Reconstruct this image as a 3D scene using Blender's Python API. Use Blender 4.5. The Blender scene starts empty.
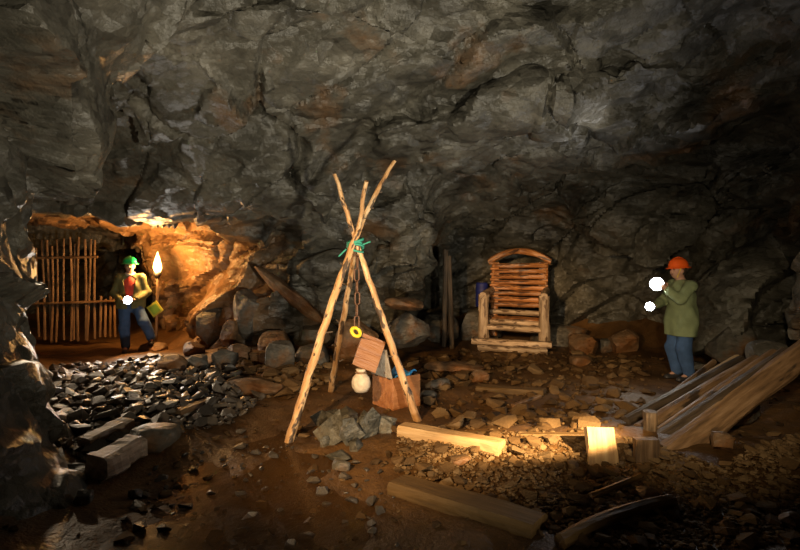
import bpy, bmesh, math, random
import numpy as np
from mathutils import Vector, Matrix, Euler
random.seed(7); np.random.seed(7)
C = bpy.context.scene.collection
scn = bpy.context.scene

# ------------------------------------------------------------------ camera
FPX, HOR, CAMZ = 500.0, 265.0, 1.65           # focal length in pixels, horizon row, eye height
cam_d = bpy.data.cameras.new('camera'); cam = bpy.data.objects.new('camera', cam_d); C.objects.link(cam)
cam_d.sensor_width = 36.0; cam_d.lens = FPX / 800.0 * 36.0
cam_d.shift_y = -(275.0 - HOR) / 800.0
cam.location = (0, 0, CAMZ); cam.rotation_euler = (math.pi / 2, 0, 0)
cam_d.clip_start = 0.05
scn.camera = cam
# ------------------------------------------------------------------ world, exposure
w = bpy.data.worlds.new('world'); scn.world = w; w.use_nodes = True
w.node_tree.nodes['Background'].inputs[0].default_value = (0.5, 0.55, 0.6, 1)
w.node_tree.nodes['Background'].inputs[1].default_value = 0.0
scn.view_settings.view_transform = 'Standard'; scn.view_settings.look = 'None'
scn.view_settings.gamma = 1.0; scn.view_settings.use_curve_mapping = False
scn.view_settings.exposure = 0.0
# ------------------------------------------------------------------ unseen spots added to light the hall
def spot(name, loc, target, power, col, angle, blend=1.0, size=0.1, scale=(1, 1, 1)):
    d = bpy.data.lights.new(name, 'SPOT'); o = bpy.data.objects.new(name, d); C.objects.link(o)
    d.energy = power; d.color = col; d.spot_size = math.radians(angle); d.spot_blend = blend; d.shadow_soft_size = size
    o.location = loc
    o.rotation_euler = (Vector(target) - Vector(loc)).to_track_quat('-Z', 'Y').to_euler(); o.scale = scale
    return o
spot('roof_fill', (1.6, 0.8, 0.6), (-1.2, 6.9, 4.0), 1550, (1.0, 0.89, 0.68), 86, 1.0, 0.1)  # added fill for the roof, no fixture there
spot('roof_fill_low', (-0.8, 0.5, 0.7), (0.8, 8.0, 3.4), 420, (1.0, 0.90, 0.70), 80, 1.0, 0.1)  # second added fill, lower, for the rear of the roof
spot('floor_fill', (-1.7, 0.9, 2.3), (0.4, 6.2, 0.4), 1250, (1.0, 0.62, 0.27), 52, 0.9, 0.08)  # added warm fill for tripod and floor
spot('chair_fill', (-1.2, 1.6, 2.3), (2.3, 9.9, 0.9), 2500, (1.0, 0.62, 0.29), 18, 0.8, 0.08)  # narrow spot added to brighten the log chair
spot('plank_fill', (0.9, 1.0, 2.0), (3.0, 5.9, 0.7), 560, (1.0, 0.78, 0.48), 46, 1.0, 0.08)  # front fill added for planks and green coat
spot('streak_spot', (2.3, 1.7, 1.7), ((548 - 400) / FPX * 4.4, 4.4, 0.13), 3600, (1.0, 0.66, 0.30), 40, 0.9, 0.03, (1, .22, 1))  # unseen spot added for the floor streak, squashed to an ellipse
spot('rubble_fill', (-4.7, 6.9, 1.75), (-2.3, 5.3, 0.0), 130, (1.0, 0.78, 0.52), 100, 0.9, 0.06)  # unseen spot added to rake light over the rubble heap
scn.cycles.use_denoising = True
scn.cycles.max_bounces = 4

# ================================================================== helpers
def P(px, py, y):
    "point at distance y seen at pixel px, py"
    return Vector(((px - 400.0) / FPX * y, y, CAMZ - (py - HOR) / FPX * y))

def hash3(ix, iy, iz, seed):
    h = (ix.astype(np.int64) * 374761393 + iy.astype(np.int64) * 668265263 + iz.astype(np.int64) * 2147483647 + seed * 1274126177) & 0xFFFFFFFF
    h = ((h ^ (h >> 13)) * 1274126177) & 0xFFFFFFFF
    h = ((h ^ (h >> 16)) * 2246822519) & 0xFFFFFFFF
    return ((h ^ (h >> 15)) & 0xFFFFFF) / float(0xFFFFFF)

def vnoise(p, seed=0):
    "value noise in -1..1 for an (N,3) array"
    i = np.floor(p); f = p - i; f = f * f * (3 - 2 * f); i = i.astype(np.int64)
    out = 0
    for dx in (0, 1):
        for dy in (0, 1):
            for dz in (0, 1):
                wgt = (f[:, 0] if dx else 1 - f[:, 0]) * (f[:, 1] if dy else 1 - f[:, 1]) * (f[:, 2] if dz else 1 - f[:, 2])
                out = out + wgt * hash3(i[:, 0] + dx, i[:, 1] + dy, i[:, 2] + dz, seed)
    return out * 2 - 1

def fbm(p, seed=0, octv=4):
    a, out = 1.0, 0
    for k in range(octv):
        out = out + a * vnoise(p * (2 ** k), seed + k * 17); a *= 0.5
    return out

def facets(p, seed, soft=0.12, slope=1.0):
    "fractured-block relief: each cell is a tilted plane, borders bevelled"
    i = np.floor(p).astype(np.int64); n = len(p)
    F1 = np.full(n, 1e9); F2 = np.full(n, 1e9)
    V1 = np.zeros(n); V2 = np.zeros(n)
    for dx in (-1, 0, 1):
        for dy in (-1, 0, 1):
            for dz in (-1, 0, 1):
                a, b, c = i[:, 0] + dx, i[:, 1] + dy, i[:, 2] + dz
                cx = a + hash3(a, b, c, seed); cy = b + hash3(a, b, c, seed + 1); cz = c + hash3(a, b, c, seed + 2)
                ex, ey, ez = p[:, 0] - cx, p[:, 1] - cy, p[:, 2] - cz
                d = np.sqrt(ex * ex + ey * ey + ez * ez)
                v = hash3(a, b, c, seed + 3) * 2 - 1 + slope * ((hash3(a, b, c, seed + 4) * 2 - 1) * ex + (hash3(a, b, c, seed + 5) * 2 - 1) * ey + (hash3(a, b, c, seed + 6) * 2 - 1) * ez)
                near = d < F1; mid = (~near) & (d < F2)
                F2 = np.where(near, F1, np.where(mid, d, F2)); V2 = np.where(near, V1, np.where(mid, v, V2))
                F1 = np.where(near, d, F1); V1 = np.where(near, v, V1)
    t = np.clip((F2 - F1) / soft, 0, 1)
    return V1 * (0.5 + 0.5 * t) + V2 * (0.5 - 0.5 * t), F2 - F1

def surface_nets(v, org, h):
    "v < 0 is air/inside; returns verts and quads facing the v > 0 ... v < 0 side flipped outward"
    s = v < 0
    nx, ny, nz = v.shape
    acc = np.zeros((nx - 1, ny - 1, nz - 1, 3), np.float32); cnt = np.zeros((nx - 1, ny - 1, nz - 1), np.float32)
    quads = []
    crossings = []
    for ax in range(3):
        sl0 = [slice(None)] * 3; sl1 = [slice(None)] * 3
        sl0[ax] = slice(0, -1); sl1[ax] = slice(1, None)
        ch = s[tuple(sl0)] != s[tuple(sl1)]
        idx = np.argwhere(ch)
        a = v[tuple(sl0)][ch]; b = v[tuple(sl1)][ch]
        t = a / (a - b)
        pos = idx.astype(np.float32); pos[:, ax] += t
        inside0 = s[tuple(sl0)][ch]
        o1, o2 = (ax + 1) % 3, (ax + 2) % 3
        for d1 in (0, -1):
            for d2 in (0, -1):
                c = idx.copy(); c[:, o1] += d1; c[:, o2] += d2
                ok = np.all((c >= 0) & (c < np.array([nx - 1, ny - 1, nz - 1])), axis=1)
                np.add.at(acc, (c[ok, 0], c[ok, 1], c[ok, 2]), pos[ok]); np.add.at(cnt, (c[ok, 0], c[ok, 1], c[ok, 2]), 1)
        crossings.append((idx, inside0, o1, o2))
    used = cnt > 0
    vid = np.full(cnt.shape, -1, np.int64); vid[used] = np.arange(used.sum())
    verts = (acc[used] / cnt[used][:, None]) * h + np.array(org, np.float32)
    for idx, ins, o1, o2 in crossings:
        q = []
        okall = np.ones(len(idx), bool)
        for d1, d2 in ((0, 0), (-1, 0), (-1, -1), (0, -1)):
            c = idx.copy(); c[:, o1] += d1; c[:, o2] += d2
            okk = np.all((c >= 0) & (c < np.array(cnt.shape)), axis=1); okall &= okk
            cc = np.clip(c, 0, np.array(cnt.shape) - 1)
            q.append(vid[cc[:, 0], cc[:, 1], cc[:, 2]])
        q = np.stack(q, 1)
        q[~ins] = q[~ins][:, ::-1]
        quads.append(q[okall])
    quads = np.concatenate(quads)
    return verts, quads

def vert_normals(v, q):
    n = np.cross(v[q[:, 2]] - v[q[:, 0]], v[q[:, 3]] - v[q[:, 1]])
    out = np.zeros_like(v)
    for k in range(4): np.add.at(out, q[:, k], n)
    return out / np.maximum(np.linalg.norm(out, axis=1), 1e-9)[:, None]

def mesh_np(name, v, q, smooth=True):
    me = bpy.data.meshes.new(name)
    me.vertices.add(len(v)); me.vertices.foreach_set('co', np.ascontiguousarray(v, np.float32).ravel())
    k = q.shape[1]
    me.loops.add(q.size); me.loops.foreach_set('vertex_index', np.ascontiguousarray(q, np.int32).ravel())
    me.polygons.add(len(q)); me.polygons.foreach_set('loop_start', np.arange(0, q.size, k, dtype=np.int32))
    me.update(calc_edges=True); me.validate()
    if smooth: me.polygons.foreach_set('use_smooth', np.ones(len(me.polygons), bool))
    return me

def link(name, me, mat=None, parent=None, mw=None):
    o = bpy.data.objects.new(name, me); C.objects.link(o)
    if mat is not None:
        if len(me.materials) == 0: me.materials.append(mat)
    if parent: o.parent = parent
    if mw is not None: o.matrix_local = mw
    return o
def mk(name, verts, faces, mat, parent=None, smooth=False, mw=None):
    me = bpy.data.meshes.new(name); me.from_pydata([tuple(x) for x in verts], [], faces); me.update()
    if smooth:
        for p_ in me.polygons: p_.use_smooth = True
    return link(name, me, mat, parent, mw)
def tag(o, label, cat, group=None, kind=None):
    if label: o['label'] = label
    if cat: o['category'] = cat
    if group: o['group'] = group
    o['kind'] = kind or 'thing'
    return o
def thing(name, label, cat, loc=(0, 0, 0), rotz=0, group=None):
    o = bpy.data.objects.new(name, None); C.objects.link(o); o.location = loc; o.rotation_euler = (0, 0, rotz)
    o.empty_display_size = 0.1
    return tag(o, label, cat, group)

# ================================================================== materials
def newmat(name):
    m = bpy.data.materials.new(name); m.use_nodes = True; nt = m.node_tree; nt.nodes.clear()
    out = nt.nodes.new('ShaderNodeOutputMaterial'); b = nt.nodes.new('ShaderNodeBsdfPrincipled'); nt.links.new(b.outputs[0], out.inputs[0])
    return m, nt, b
def N(nt, typ, **kw):
    n = nt.nodes.new(typ)
    for k, v_ in kw.items(): setattr(n, k, v_)
    return n
def ramp(nt, src, stops):
    r = nt.nodes.new('ShaderNodeValToRGB'); nt.links.new(src, r.inputs[0]); e = r.color_ramp.elements
    while len(e) < len(stops): e.new(0.5)
    for el, (p_, c_) in zip(e, stops): el.position = p_; el.color = (*c_, 1)
    return r.outputs[0]
def coords(nt, scale=(1, 1, 1), kind='Object'):
    tc = nt.nodes.new('ShaderNodeTexCoord'); mp = nt.nodes.new('ShaderNodeMapping'); nt.links.new(tc.outputs[kind], mp.inputs[0])
    mp.inputs['Scale'].default_value = scale
    return mp.outputs[0]
def noise(nt, vec, scale, detail=4, rough=0.55, out='Fac'):
    n = nt.nodes.new('ShaderNodeTexNoise'); nt.links.new(vec, n.inputs['Vector']); n.inputs['Scale'].default_value = scale
    n.inputs['Detail'].default_value = detail; n.inputs['Roughness'].default_value = rough
    return n.outputs[out]
def math_n(nt, op, a, b):
    n = nt.nodes.new('ShaderNodeMath'); n.operation = op
    for i, x in enumerate((a, b)):
        if isinstance(x, (int, float)): n.inputs[i].default_value = x
        else: nt.links.new(x, n.inputs[i])
    return n.outputs[0]
def mixc(nt, fac, a, b, blend='MIX'):
    n = nt.nodes.new('ShaderNodeMix'); n.data_type = 'RGBA'; n.blend_type = blend
    for i, x in ((0, fac), (6, a), (7, b)):
        if isinstance(x, (int, float)): n.inputs[i].default_value = x
        elif isinstance(x, tuple): n.inputs[i].default_value = (*x, 1)
        else: nt.links.new(x, n.inputs[i])
    return n.outputs[2]
def facet_node(nt, vec, scale):
    "height of a random tilted plane per Voronoi cell"
    sc = nt.nodes.new('ShaderNodeVectorMath'); sc.operation = 'SCALE'; sc.inputs[3].default_value = scale; nt.links.new(vec, sc.inputs[0])
    v = nt.nodes.new('ShaderNodeTexVoronoi'); v.inputs['Scale'].default_value = 1.0; nt.links.new(sc.outputs[0], v.inputs['Vector'])
    d = nt.nodes.new('ShaderNodeVectorMath'); d.operation = 'SUBTRACT'; nt.links.new(sc.outputs[0], d.inputs[0]); nt.links.new(v.outputs['Position'], d.inputs[1])
    g = nt.nodes.new('ShaderNodeVectorMath'); g.operation = 'SUBTRACT'; nt.links.new(v.outputs['Color'], g.inputs[0]); g.inputs[1].default_value = (.5, .5, .5)
    dot = nt.nodes.new('ShaderNodeVectorMath'); dot.operation = 'DOT_PRODUCT'; nt.links.new(d.outputs[0], dot.inputs[0]); nt.links.new(g.outputs[0], dot.inputs[1])
    return dot.outputs['Value'], v.outputs['Color']
def bump(nt, b, height, strength=0.6, dist=0.05):
    n = nt.nodes.new('ShaderNodeBump'); n.inputs['Strength'].default_value = strength; n.inputs['Distance'].default_value = dist
    nt.links.new(height, n.inputs['Height']); nt.links.new(n.outputs[0], b.inputs['Normal'])

def rock_mat(name, dark, mid, light, rust, rust_lo=0.55, rough=0.55, bdist=0.10, sc=1.0, spec=0.5, ochre=None):
    m, nt, b = newmat(name)
    v = coords(nt, (sc, sc, sc))
    wv = nt.nodes.new('ShaderNodeVectorMath'); wv.operation = 'MULTIPLY_ADD'
    nt.links.new(noise(nt, v, 1.2, 1, .5, 'Color'), wv.inputs[0]); wv.inputs[1].default_value = (.10, .10, .10); nt.links.new(v, wv.inputs[2])
    mp = nt.nodes.new('ShaderNodeMapping'); mp.inputs['Rotation'].default_value = (0.3, 0.55, 0.2); mp.inputs['Scale'].default_value = (0.6, 1.0, 1.45); nt.links.new(wv.outputs[0], mp.inputs[0])
    f1, c1 = facet_node(nt, mp.outputs[0], 1.7)
    f2, c2 = facet_node(nt, mp.outputs[0], 5.0)
    f3, c3 = facet_node(nt, mp.outputs[0], 13.0)
    n1 = noise(nt, v, 1.1, 6, .65); n2 = noise(nt, v, 9.0, 5, .65)
    base = ramp(nt, n1, [(0.30, dark), (0.52, mid), (0.72, light)])
    rmask = ramp(nt, noise(nt, v, 0.8, 5, .6), [(rust_lo, (0, 0, 0)), (rust_lo + .13, (1, 1, 1))])
    col = mixc(nt, rmask, base, rust)
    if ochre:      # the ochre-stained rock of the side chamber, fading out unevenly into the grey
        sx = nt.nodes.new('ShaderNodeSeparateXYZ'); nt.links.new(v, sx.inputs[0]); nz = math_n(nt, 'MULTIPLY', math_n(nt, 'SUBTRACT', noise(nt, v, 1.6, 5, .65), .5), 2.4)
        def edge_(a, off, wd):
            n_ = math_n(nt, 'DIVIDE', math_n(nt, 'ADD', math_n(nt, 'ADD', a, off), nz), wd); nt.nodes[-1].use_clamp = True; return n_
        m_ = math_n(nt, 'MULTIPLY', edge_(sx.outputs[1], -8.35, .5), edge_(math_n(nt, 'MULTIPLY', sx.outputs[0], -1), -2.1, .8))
        m_ = math_n(nt, 'MULTIPLY', m_, edge_(math_n(nt, 'MULTIPLY', sx.outputs[1], -1), 11.4, .8))  # ochre cut off at the passage: shade beyond the gate painted as darker rock
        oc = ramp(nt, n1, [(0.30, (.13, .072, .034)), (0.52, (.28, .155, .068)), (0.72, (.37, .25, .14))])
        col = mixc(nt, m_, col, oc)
    col = mixc(nt, 0.35, col, ramp(nt, n2, [(0.3, (.45, .45, .45)), (.7, (1, 1, 1))]), 'MULTIPLY')
    sep = nt.nodes.new('ShaderNodeSeparateColor'); nt.links.new(c2, sep.inputs[0])
    col = mixc(nt, 0.3, col, ramp(nt, sep.outputs[0], [(0, (.55, .53, .5)), (1, (1.25, 1.22, 1.15))]), 'MULTIPLY')
    nt.links.new(col, b.inputs['Base Color'])
    b.inputs['Roughness'].default_value = rough; b.inputs['Specular IOR Level'].default_value = spec
    h = math_n(nt, 'ADD', math_n(nt, 'MULTIPLY', f1, 1.3), math_n(nt, 'MULTIPLY', f2, 0.75))
    h = math_n(nt, 'ADD', h, math_n(nt, 'MULTIPLY', f3, 0.25))
    h = math_n(nt, 'ADD', h, math_n(nt, 'MULTIPLY', n2, 0.22))
    bump(nt, b, h, 0.9, bdist)
    return m
M = {}
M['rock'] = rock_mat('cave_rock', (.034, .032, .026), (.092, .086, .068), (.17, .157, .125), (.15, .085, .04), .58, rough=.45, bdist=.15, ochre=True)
M['ochre'] = rock_mat('ochre_rock', (.12, .07, .035), (.26, .15, .07), (.36, .25, .15), (.32, .14, .04), .5, rough=.6)
M['boulder'] = rock_mat('boulder_rock', (.05, .045, .038), (.11, .10, .082), (.19, .17, .14), (.18, .085, .03), .54, rough=.55, bdist=.05, sc=2.0)
M['slate_block'] = rock_mat('slate_block', (.032, .031, .025), (.085, .08, .064), (.20, .19, .155), (.12, .075, .035), .58, rough=.5, bdist=.05, sc=3.0)
M['rusty_boulder'] = rock_mat('rusty_boulder_rock', (.08, .045, .022), (.20, .115, .055), (.27, .18, .11), (.22, .09, .025), .5, rough=.6, bdist=.05, sc=2.0)
def stone_mat(name, a, b_, c_, rough=.5, spec=.5):
    m, nt, b = newmat(name)
    v = coords(nt); oi = nt.nodes.new('ShaderNodeObjectInfo')
    geo = nt.nodes.new('ShaderNodeNewGeometry')
    r = math_n(nt, 'ADD', math_n(nt, 'MULTIPLY', geo.outputs['Random Per Island'], .6), math_n(nt, 'MULTIPLY', oi.outputs['Random'], .4))
    col = ramp(nt, r, [(.15, a), (.5, b_), (.85, c_)])
    n = noise(nt, v, 14, 4)
    col = mixc(nt, .5, col, ramp(nt, n, [(.3, (.5, .48, .45)), (.7, (1.2, 1.2, 1.2))]), 'MULTIPLY')
    nt.links.new(col, b.inputs['Base Color']); b.inputs['Roughness'].default_value = rough; b.inputs['Specular IOR Level'].default_value = spec
    bump(nt, b, n, .5, .015)
    return m
M['slate'] = stone_mat('wet_slate', (.035, .03, .026), (.075, .06, .046), (.15, .12, .09), .42, .5)
M['brown_stone'] = stone_mat('brown_stone', (.055, .032, .014), (.115, .066, .027), (.20, .13, .065), .85, .15)
M['pale_slate'] = stone_mat('pale_slate', (.12, .12, .105), (.2, .195, .17), (.30, .29, .25), .5)
def mud_mat():
    m, nt, b = newmat('rusty_mud')
    v = coords(nt)
    n1 = noise(nt, v, 0.9, 6, .6); n2 = noise(nt, v, 7, 6, .65); n3 = noise(nt, v, 32, 3, .6)
    col = ramp(nt, n1, [(.3, (.045, .021, .006)), (.5, (.11, .053, .014)), (.7, (.19, .092, .025))])
    col = mixc(nt, .6, col, ramp(nt, n2, [(.3, (.35, .33, .3)), (.65, (1.1, 1.1, 1.1))]), 'MULTIPLY')
    nt.links.new(col, b.inputs['Base Color'])
    rr = ramp(nt, n1, [(.35, (.4, .4, .4)), (.65, (.75, .75, .75))]); nt.links.new(rr, b.inputs['Roughness'])
    h = math_n(nt, 'ADD', math_n(nt, 'MULTIPLY', n2, .6), math_n(nt, 'MULTIPLY', n3, .25))
    bump(nt, b, h, .8, .06)
    return m
M['mud'] = mud_mat()
def water_mat():
    m, nt, b = newmat('rusty_water')
    b.inputs['Base Color'].default_value = (.075, .034, .008, 1); b.inputs['Roughness'].default_value = .22
    b.inputs['Alpha'].default_value = .6; b.inputs['IOR'].default_value = 1.33
    bump(nt, b, noise(nt, coords(nt), 5, 2), .25, .02)
    return m
M['water'] = water_mat()
def wood_mat(name, dark, mid, light, sx=1.0, sy=14.0, rough=.6, patch=None, patch_lo=.6, patch_scale=(3, 9, 9), bd=.012):
    m, nt, b = newmat(name)
    v = coords(nt, (sx, sy, sy)); n1 = noise(nt, v, 1.6, 5, .65); v2 = coords(nt, (sx * 2, sy * 3, sy * 3)); n2 = noise(nt, v2, 1.5, 3, .6)
    col = ramp(nt, n1, [(.28, dark), (.5, mid), (.72, light)])
    oi = nt.nodes.new('ShaderNodeObjectInfo')
    col = mixc(nt, 1.0, col, ramp(nt, oi.outputs['Random'], [(0, (.72, .72, .72)), (1, (1.15, 1.12, 1.08))]), 'MULTIPLY')
    if patch:
        pm = ramp(nt, noise(nt, coords(nt, patch_scale), 1.5, 3, .6), [(patch_lo, (0, 0, 0)), (patch_lo + .06, (1, 1, 1))])
        col = mixc(nt, pm, col, patch)
    nt.links.new(col, b.inputs['Base Color']); b.inputs['Roughness'].default_value = rough
    bump(nt, b, math_n(nt, 'ADD', n1, n2), .7, bd)
    return m
M['birch'] = wood_mat('peeled_birch', (.26, .125, .045), (.46, .26, .11), (.66, .48, .28), 2, 9, patch=(.06, .036, .02), patch_lo=.555)
M['old_wood'] = wood_mat('old_timber', (.06, .035, .018), (.20, .115, .055), (.34, .22, .125), 1.2, 13, patch=(.05, .03, .017), patch_lo=.60, patch_scale=(1.2, 5, 5))
M['dark_wood'] = wood_mat('dark_timber', (.03, .022, .015), (.085, .058, .036), (.16, .11, .07), 1.2, 13)
M['pale_wood'] = wood_mat('pale_timber', (.3, .17, .07), (.5, .32, .15), (.62, .44, .24), 1.2, 12)
M['grey_wood'] = wood_mat('grey_weathered_timber', (.11, .075, .05), (.26, .19, .135), (.44, .35, .27), 1.2, 13)
M['mud_wood'] = wood_mat('muddy_timber', (.075, .04, .012), (.135, .076, .023), (.20, .115, .04), 1.2, 10)
M['chair_wood'] = wood_mat('varnished_log', (.10, .035, .012), (.36, .145, .045), (.55, .27, .09), 1.5, 12, rough=.45, patch=(.07, .028, .012), patch_lo=.57, patch_scale=(1.5, 8, 8))
M['chair_grey'] = wood_mat('weathered_log', (.12, .08, .05), (.33, .235, .15), (.55, .44, .32), 1.5, 10, patch=(.09, .05, .025), patch_lo=.56)
M['stake'] = wood_mat('bare_stake', (.07, .036, .017), (.17, .095, .045), (.30, .19, .10), 2, 8, patch=(.08, .045, .02), patch_lo=.6)
M['ply'] = wood_mat('plywood', (.22, .085, .03), (.38, .155, .055), (.47, .22, .09), 1.2, 8, rough=.5)
M['ply_white'] = wood_mat('whitewashed_board', (.34, .28, .22), (.52, .46, .38), (.66, .6, .52), 1.2, 9, patch=(.25, .15, .08), patch_lo=.62)
def plain(name, col, rough=.6, metal=0.0, em=None, es=0, nscale=0, namt=.35, spec=.5):
    m, nt, b = newmat(name)
    b.inputs['Roughness'].default_value = rough; b.inputs['Metallic'].default_value = metal; b.inputs['Specular IOR Level'].default_value = spec
    if nscale:
        n = noise(nt, coords(nt), nscale, 4)
        c = mixc(nt, namt, col, ramp(nt, n, [(.3, (.35, .35, .35)), (.7, (1.2, 1.2, 1.2))]), 'MULTIPLY')
        nt.links.new(c, b.inputs['Base Color']); bump(nt, b, n, .5, .01)
    else: b.inputs['Base Color'].default_value = (*col, 1)
    if em:
        b.inputs['Emission Color'].default_value = (*em, 1); b.inputs['Emission Strength'].default_value = es
    return m
M['rust_metal'] = plain('rusted_iron', (.14, .07, .04), .6, .6, nscale=40)
M['dark_metal'] = plain('dark_metal', (.04, .035, .03), .5, .5)
M['rope_green'] = plain('green_rope', (.03, .26, .18), .7, nscale=60)
M['yellow'] = plain('yellow_plastic', (.75, .55, .03), .4)
M['blue_plastic'] = plain('blue_plastic', (.008, .014, .13), .6)
M['blue_cloth'] = plain('blue_cloth', (.02, .22, .55), .8, nscale=25)
M['clay'] = plain('pale_stoneware', (.62, .50, .36), .7, nscale=22, namt=.5)
M['skin'] = plain('skin', (.52, .29, .2), .55, nscale=20, namt=.15)
M['eye'] = plain('eye', (.04, .03, .03), .2)
M['mouth'] = plain('lips', (.32, .12, .10), .5)
M['hair'] = plain('hair', (.06, .04, .025), .7, nscale=60)
M['helmet_green'] = plain('green_helmet', (.0, .38, .10), .3)
M['helmet_orange'] = plain('orange_helmet', (.95, .13, .015), .3)
M['jacket_olive'] = plain('olive_jacket', (.12, .12, .045), .8, nscale=12, namt=.4)
M['coat_green'] = plain('green_coat', (.22, .27, .14), .85, nscale=9, namt=.4)
M['shirt_red'] = plain('red_shirt', (.55, .06, .04), .8, nscale=14)
M['scarf'] = plain('white_scarf', (.6, .55, .5), .8, nscale=30)
M['jeans'] = plain('blue_jeans', (.05, .11, .26), .85, nscale=10, namt=.5)
M['boot'] = plain('dark_boot', (.03, .028, .03), .5)
M['lamp_body'] = plain('black_lamp_body', (.02, .02, .02), .4)
M['lamp_glass'] = plain('lit_lamp_glass', (1, 1, 1), .3, em=(.88, .94, 1.0), es=60)
M['flame'] = plain('flame', (1, .6, .2), .5, em=(1.0, .55, .16), es=22)
M['sign_yellow'] = plain('sign_yellow', (.55, .5, .06), .5)
M['sign_green'] = plain('sign_green', (.2, .36, .05), .5)

# ================================================================== the cave
PLAN = [(-3.6, -2.6), (4, -2.6), (4.7, 0.5), (4.7, 3.5), (5.0, 5.2), (5.9, 7.0), (5.9, 8.6), (5.1, 9.9), (3.9, 10.7), (2.8, 11.7), (1.2, 12.1), (0.55, 11.6),
        (0.45, 10.2), (-0.1, 9.5), (-1.4, 9.35), (-2.6, 9.6), (-3.5, 9.9), (-4.4, 10.4), (-5.2, 10.9), (-6.0, 12.0), (-7.0, 15.0), (-11.2, 15.0), (-10.9, 12.0),
        (-9.2, 10.4), (-8.2, 9.4), (-7.0, 7.9), (-5.0, 5.7), (-3.7, 4.6), (-3.1, 4.0), (-2.85, 3.3), (-2.9, 2.4), (-3.3, 1.0)]
def plan_sd(x, y):
    "signed distance to the plan outline, negative in the air"
    d = np.full(x.shape, 1e9, np.float32); ins = np.zeros(x.shape, bool)
    n = len(PLAN)
    for i in range(n):
        ax, ay = PLAN[i]; bx, by = PLAN[(i + 1) % n]
        ex, ey = bx - ax, by - ay
        t = np.clip(((x - ax) * ex + (y - ay) * ey) / (ex * ex + ey * ey), 0, 1)
        d = np.minimum(d, np.hypot(x - ax - t * ex, y - ay - t * ey))
        c = ((ay > y) != (by > y)) & (x < (bx - ax) * (y - ay) / (by - ay + 1e-12) + ax)
        ins ^= c
    return np.where(ins, -d, d)
CEIL = [(-3, -2.5, 4.0), (0, -2.5, 4.2), (4, -2.5, 4), (-4, 1, 4.3), (0, 1, 4.6), (4.5, 1, 4.3), (-5, 4, 4.4), (-3, 4, 4.5), (0, 4, 4.7), (3, 4, 4.7), (5, 4, 4.2),
        (-5, 5.6, 3.9), (-3, 5.6, 4.05), (-1, 5.5, 4.35), (1, 5.5, 4.55), (3, 5.5, 4.55), (5.2, 5.6, 4.3),
        (-6.2, 7.0, 2.95), (-4.4, 6.8, 3.25), (-2.6, 6.9, 3.35), (-0.6, 7, 3.75), (1.2, 7, 4.15), (3, 7, 4.15), (5.6, 7, 3.9),
        (-7, 8.3, 2.5), (-5, 8.2, 2.66), (-3.6, 8.2, 2.58), (-2, 8.5, 2.75), (-0.6, 8.6, 3.15), (1, 8.8, 3.55), (3, 8.8, 3.5), (5, 8.8, 3.4),
        (-8, 10.3, 2.2), (-6, 10.2, 2.28), (-4.6, 10.2, 2.3), (-3, 10, 2.45), (-1, 10, 2.7), (0.8, 10.4, 2.95), (2.5, 10.6, 2.9), (4.2, 10.4, 2.9),
        (-6.5, 14, 2.1), (-10.5, 13, 2.2), (-3, 12.5, 2.2), (0.5, 12.3, 2.45), (2.5, 12.3, 2.5), (4.5, 12.3, 2.5)]
def tps(pts):
    p = np.array(pts, float); n = len(p)
    def U(r2): return np.where(r2 > 0, r2 * np.log(r2 + 1e-12), 0)
    K = U(((p[:, None, :2] - p[None, :, :2]) ** 2).sum(-1)) + np.eye(n) * 0.02
    A = np.zeros((n + 3, n + 3)); A[:n, :n] = K; A[:n, n] = 1; A[:n, n + 1:] = p[:, :2]; A[n, :n] = 1; A[n + 1:, :n] = p[:, :2].T
    wts = np.linalg.solve(A, np.concatenate([p[:, 2], [0, 0, 0]]))
    def f(x, y):
        out = wts[n] + wts[n + 1] * x + wts[n + 2] * y
        for i in range(n): out = out + wts[i] * U((x - p[i, 0]) ** 2 + (y - p[i, 1]) ** 2)
        return out
    return f
ceil_f = tps(CEIL)
def smax(a, b, k):
    h = np.maximum(k - np.abs(a - b), 0) / k
    return np.maximum(a, b) + h * h * k * 0.25
H = 0.04
gx = np.arange(-11.6, 6.9, H); gy = np.arange(-3.2, 15.5, H); gz = np.arange(-0.5, 5.5, H)
X2, Y2 = np.meshgrid(gx, gy, indexing='ij')
plan2 = plan_sd(X2, Y2).astype(np.float32); ceil2 = ceil_f(X2, Y2).astype(np.float32)
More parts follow.
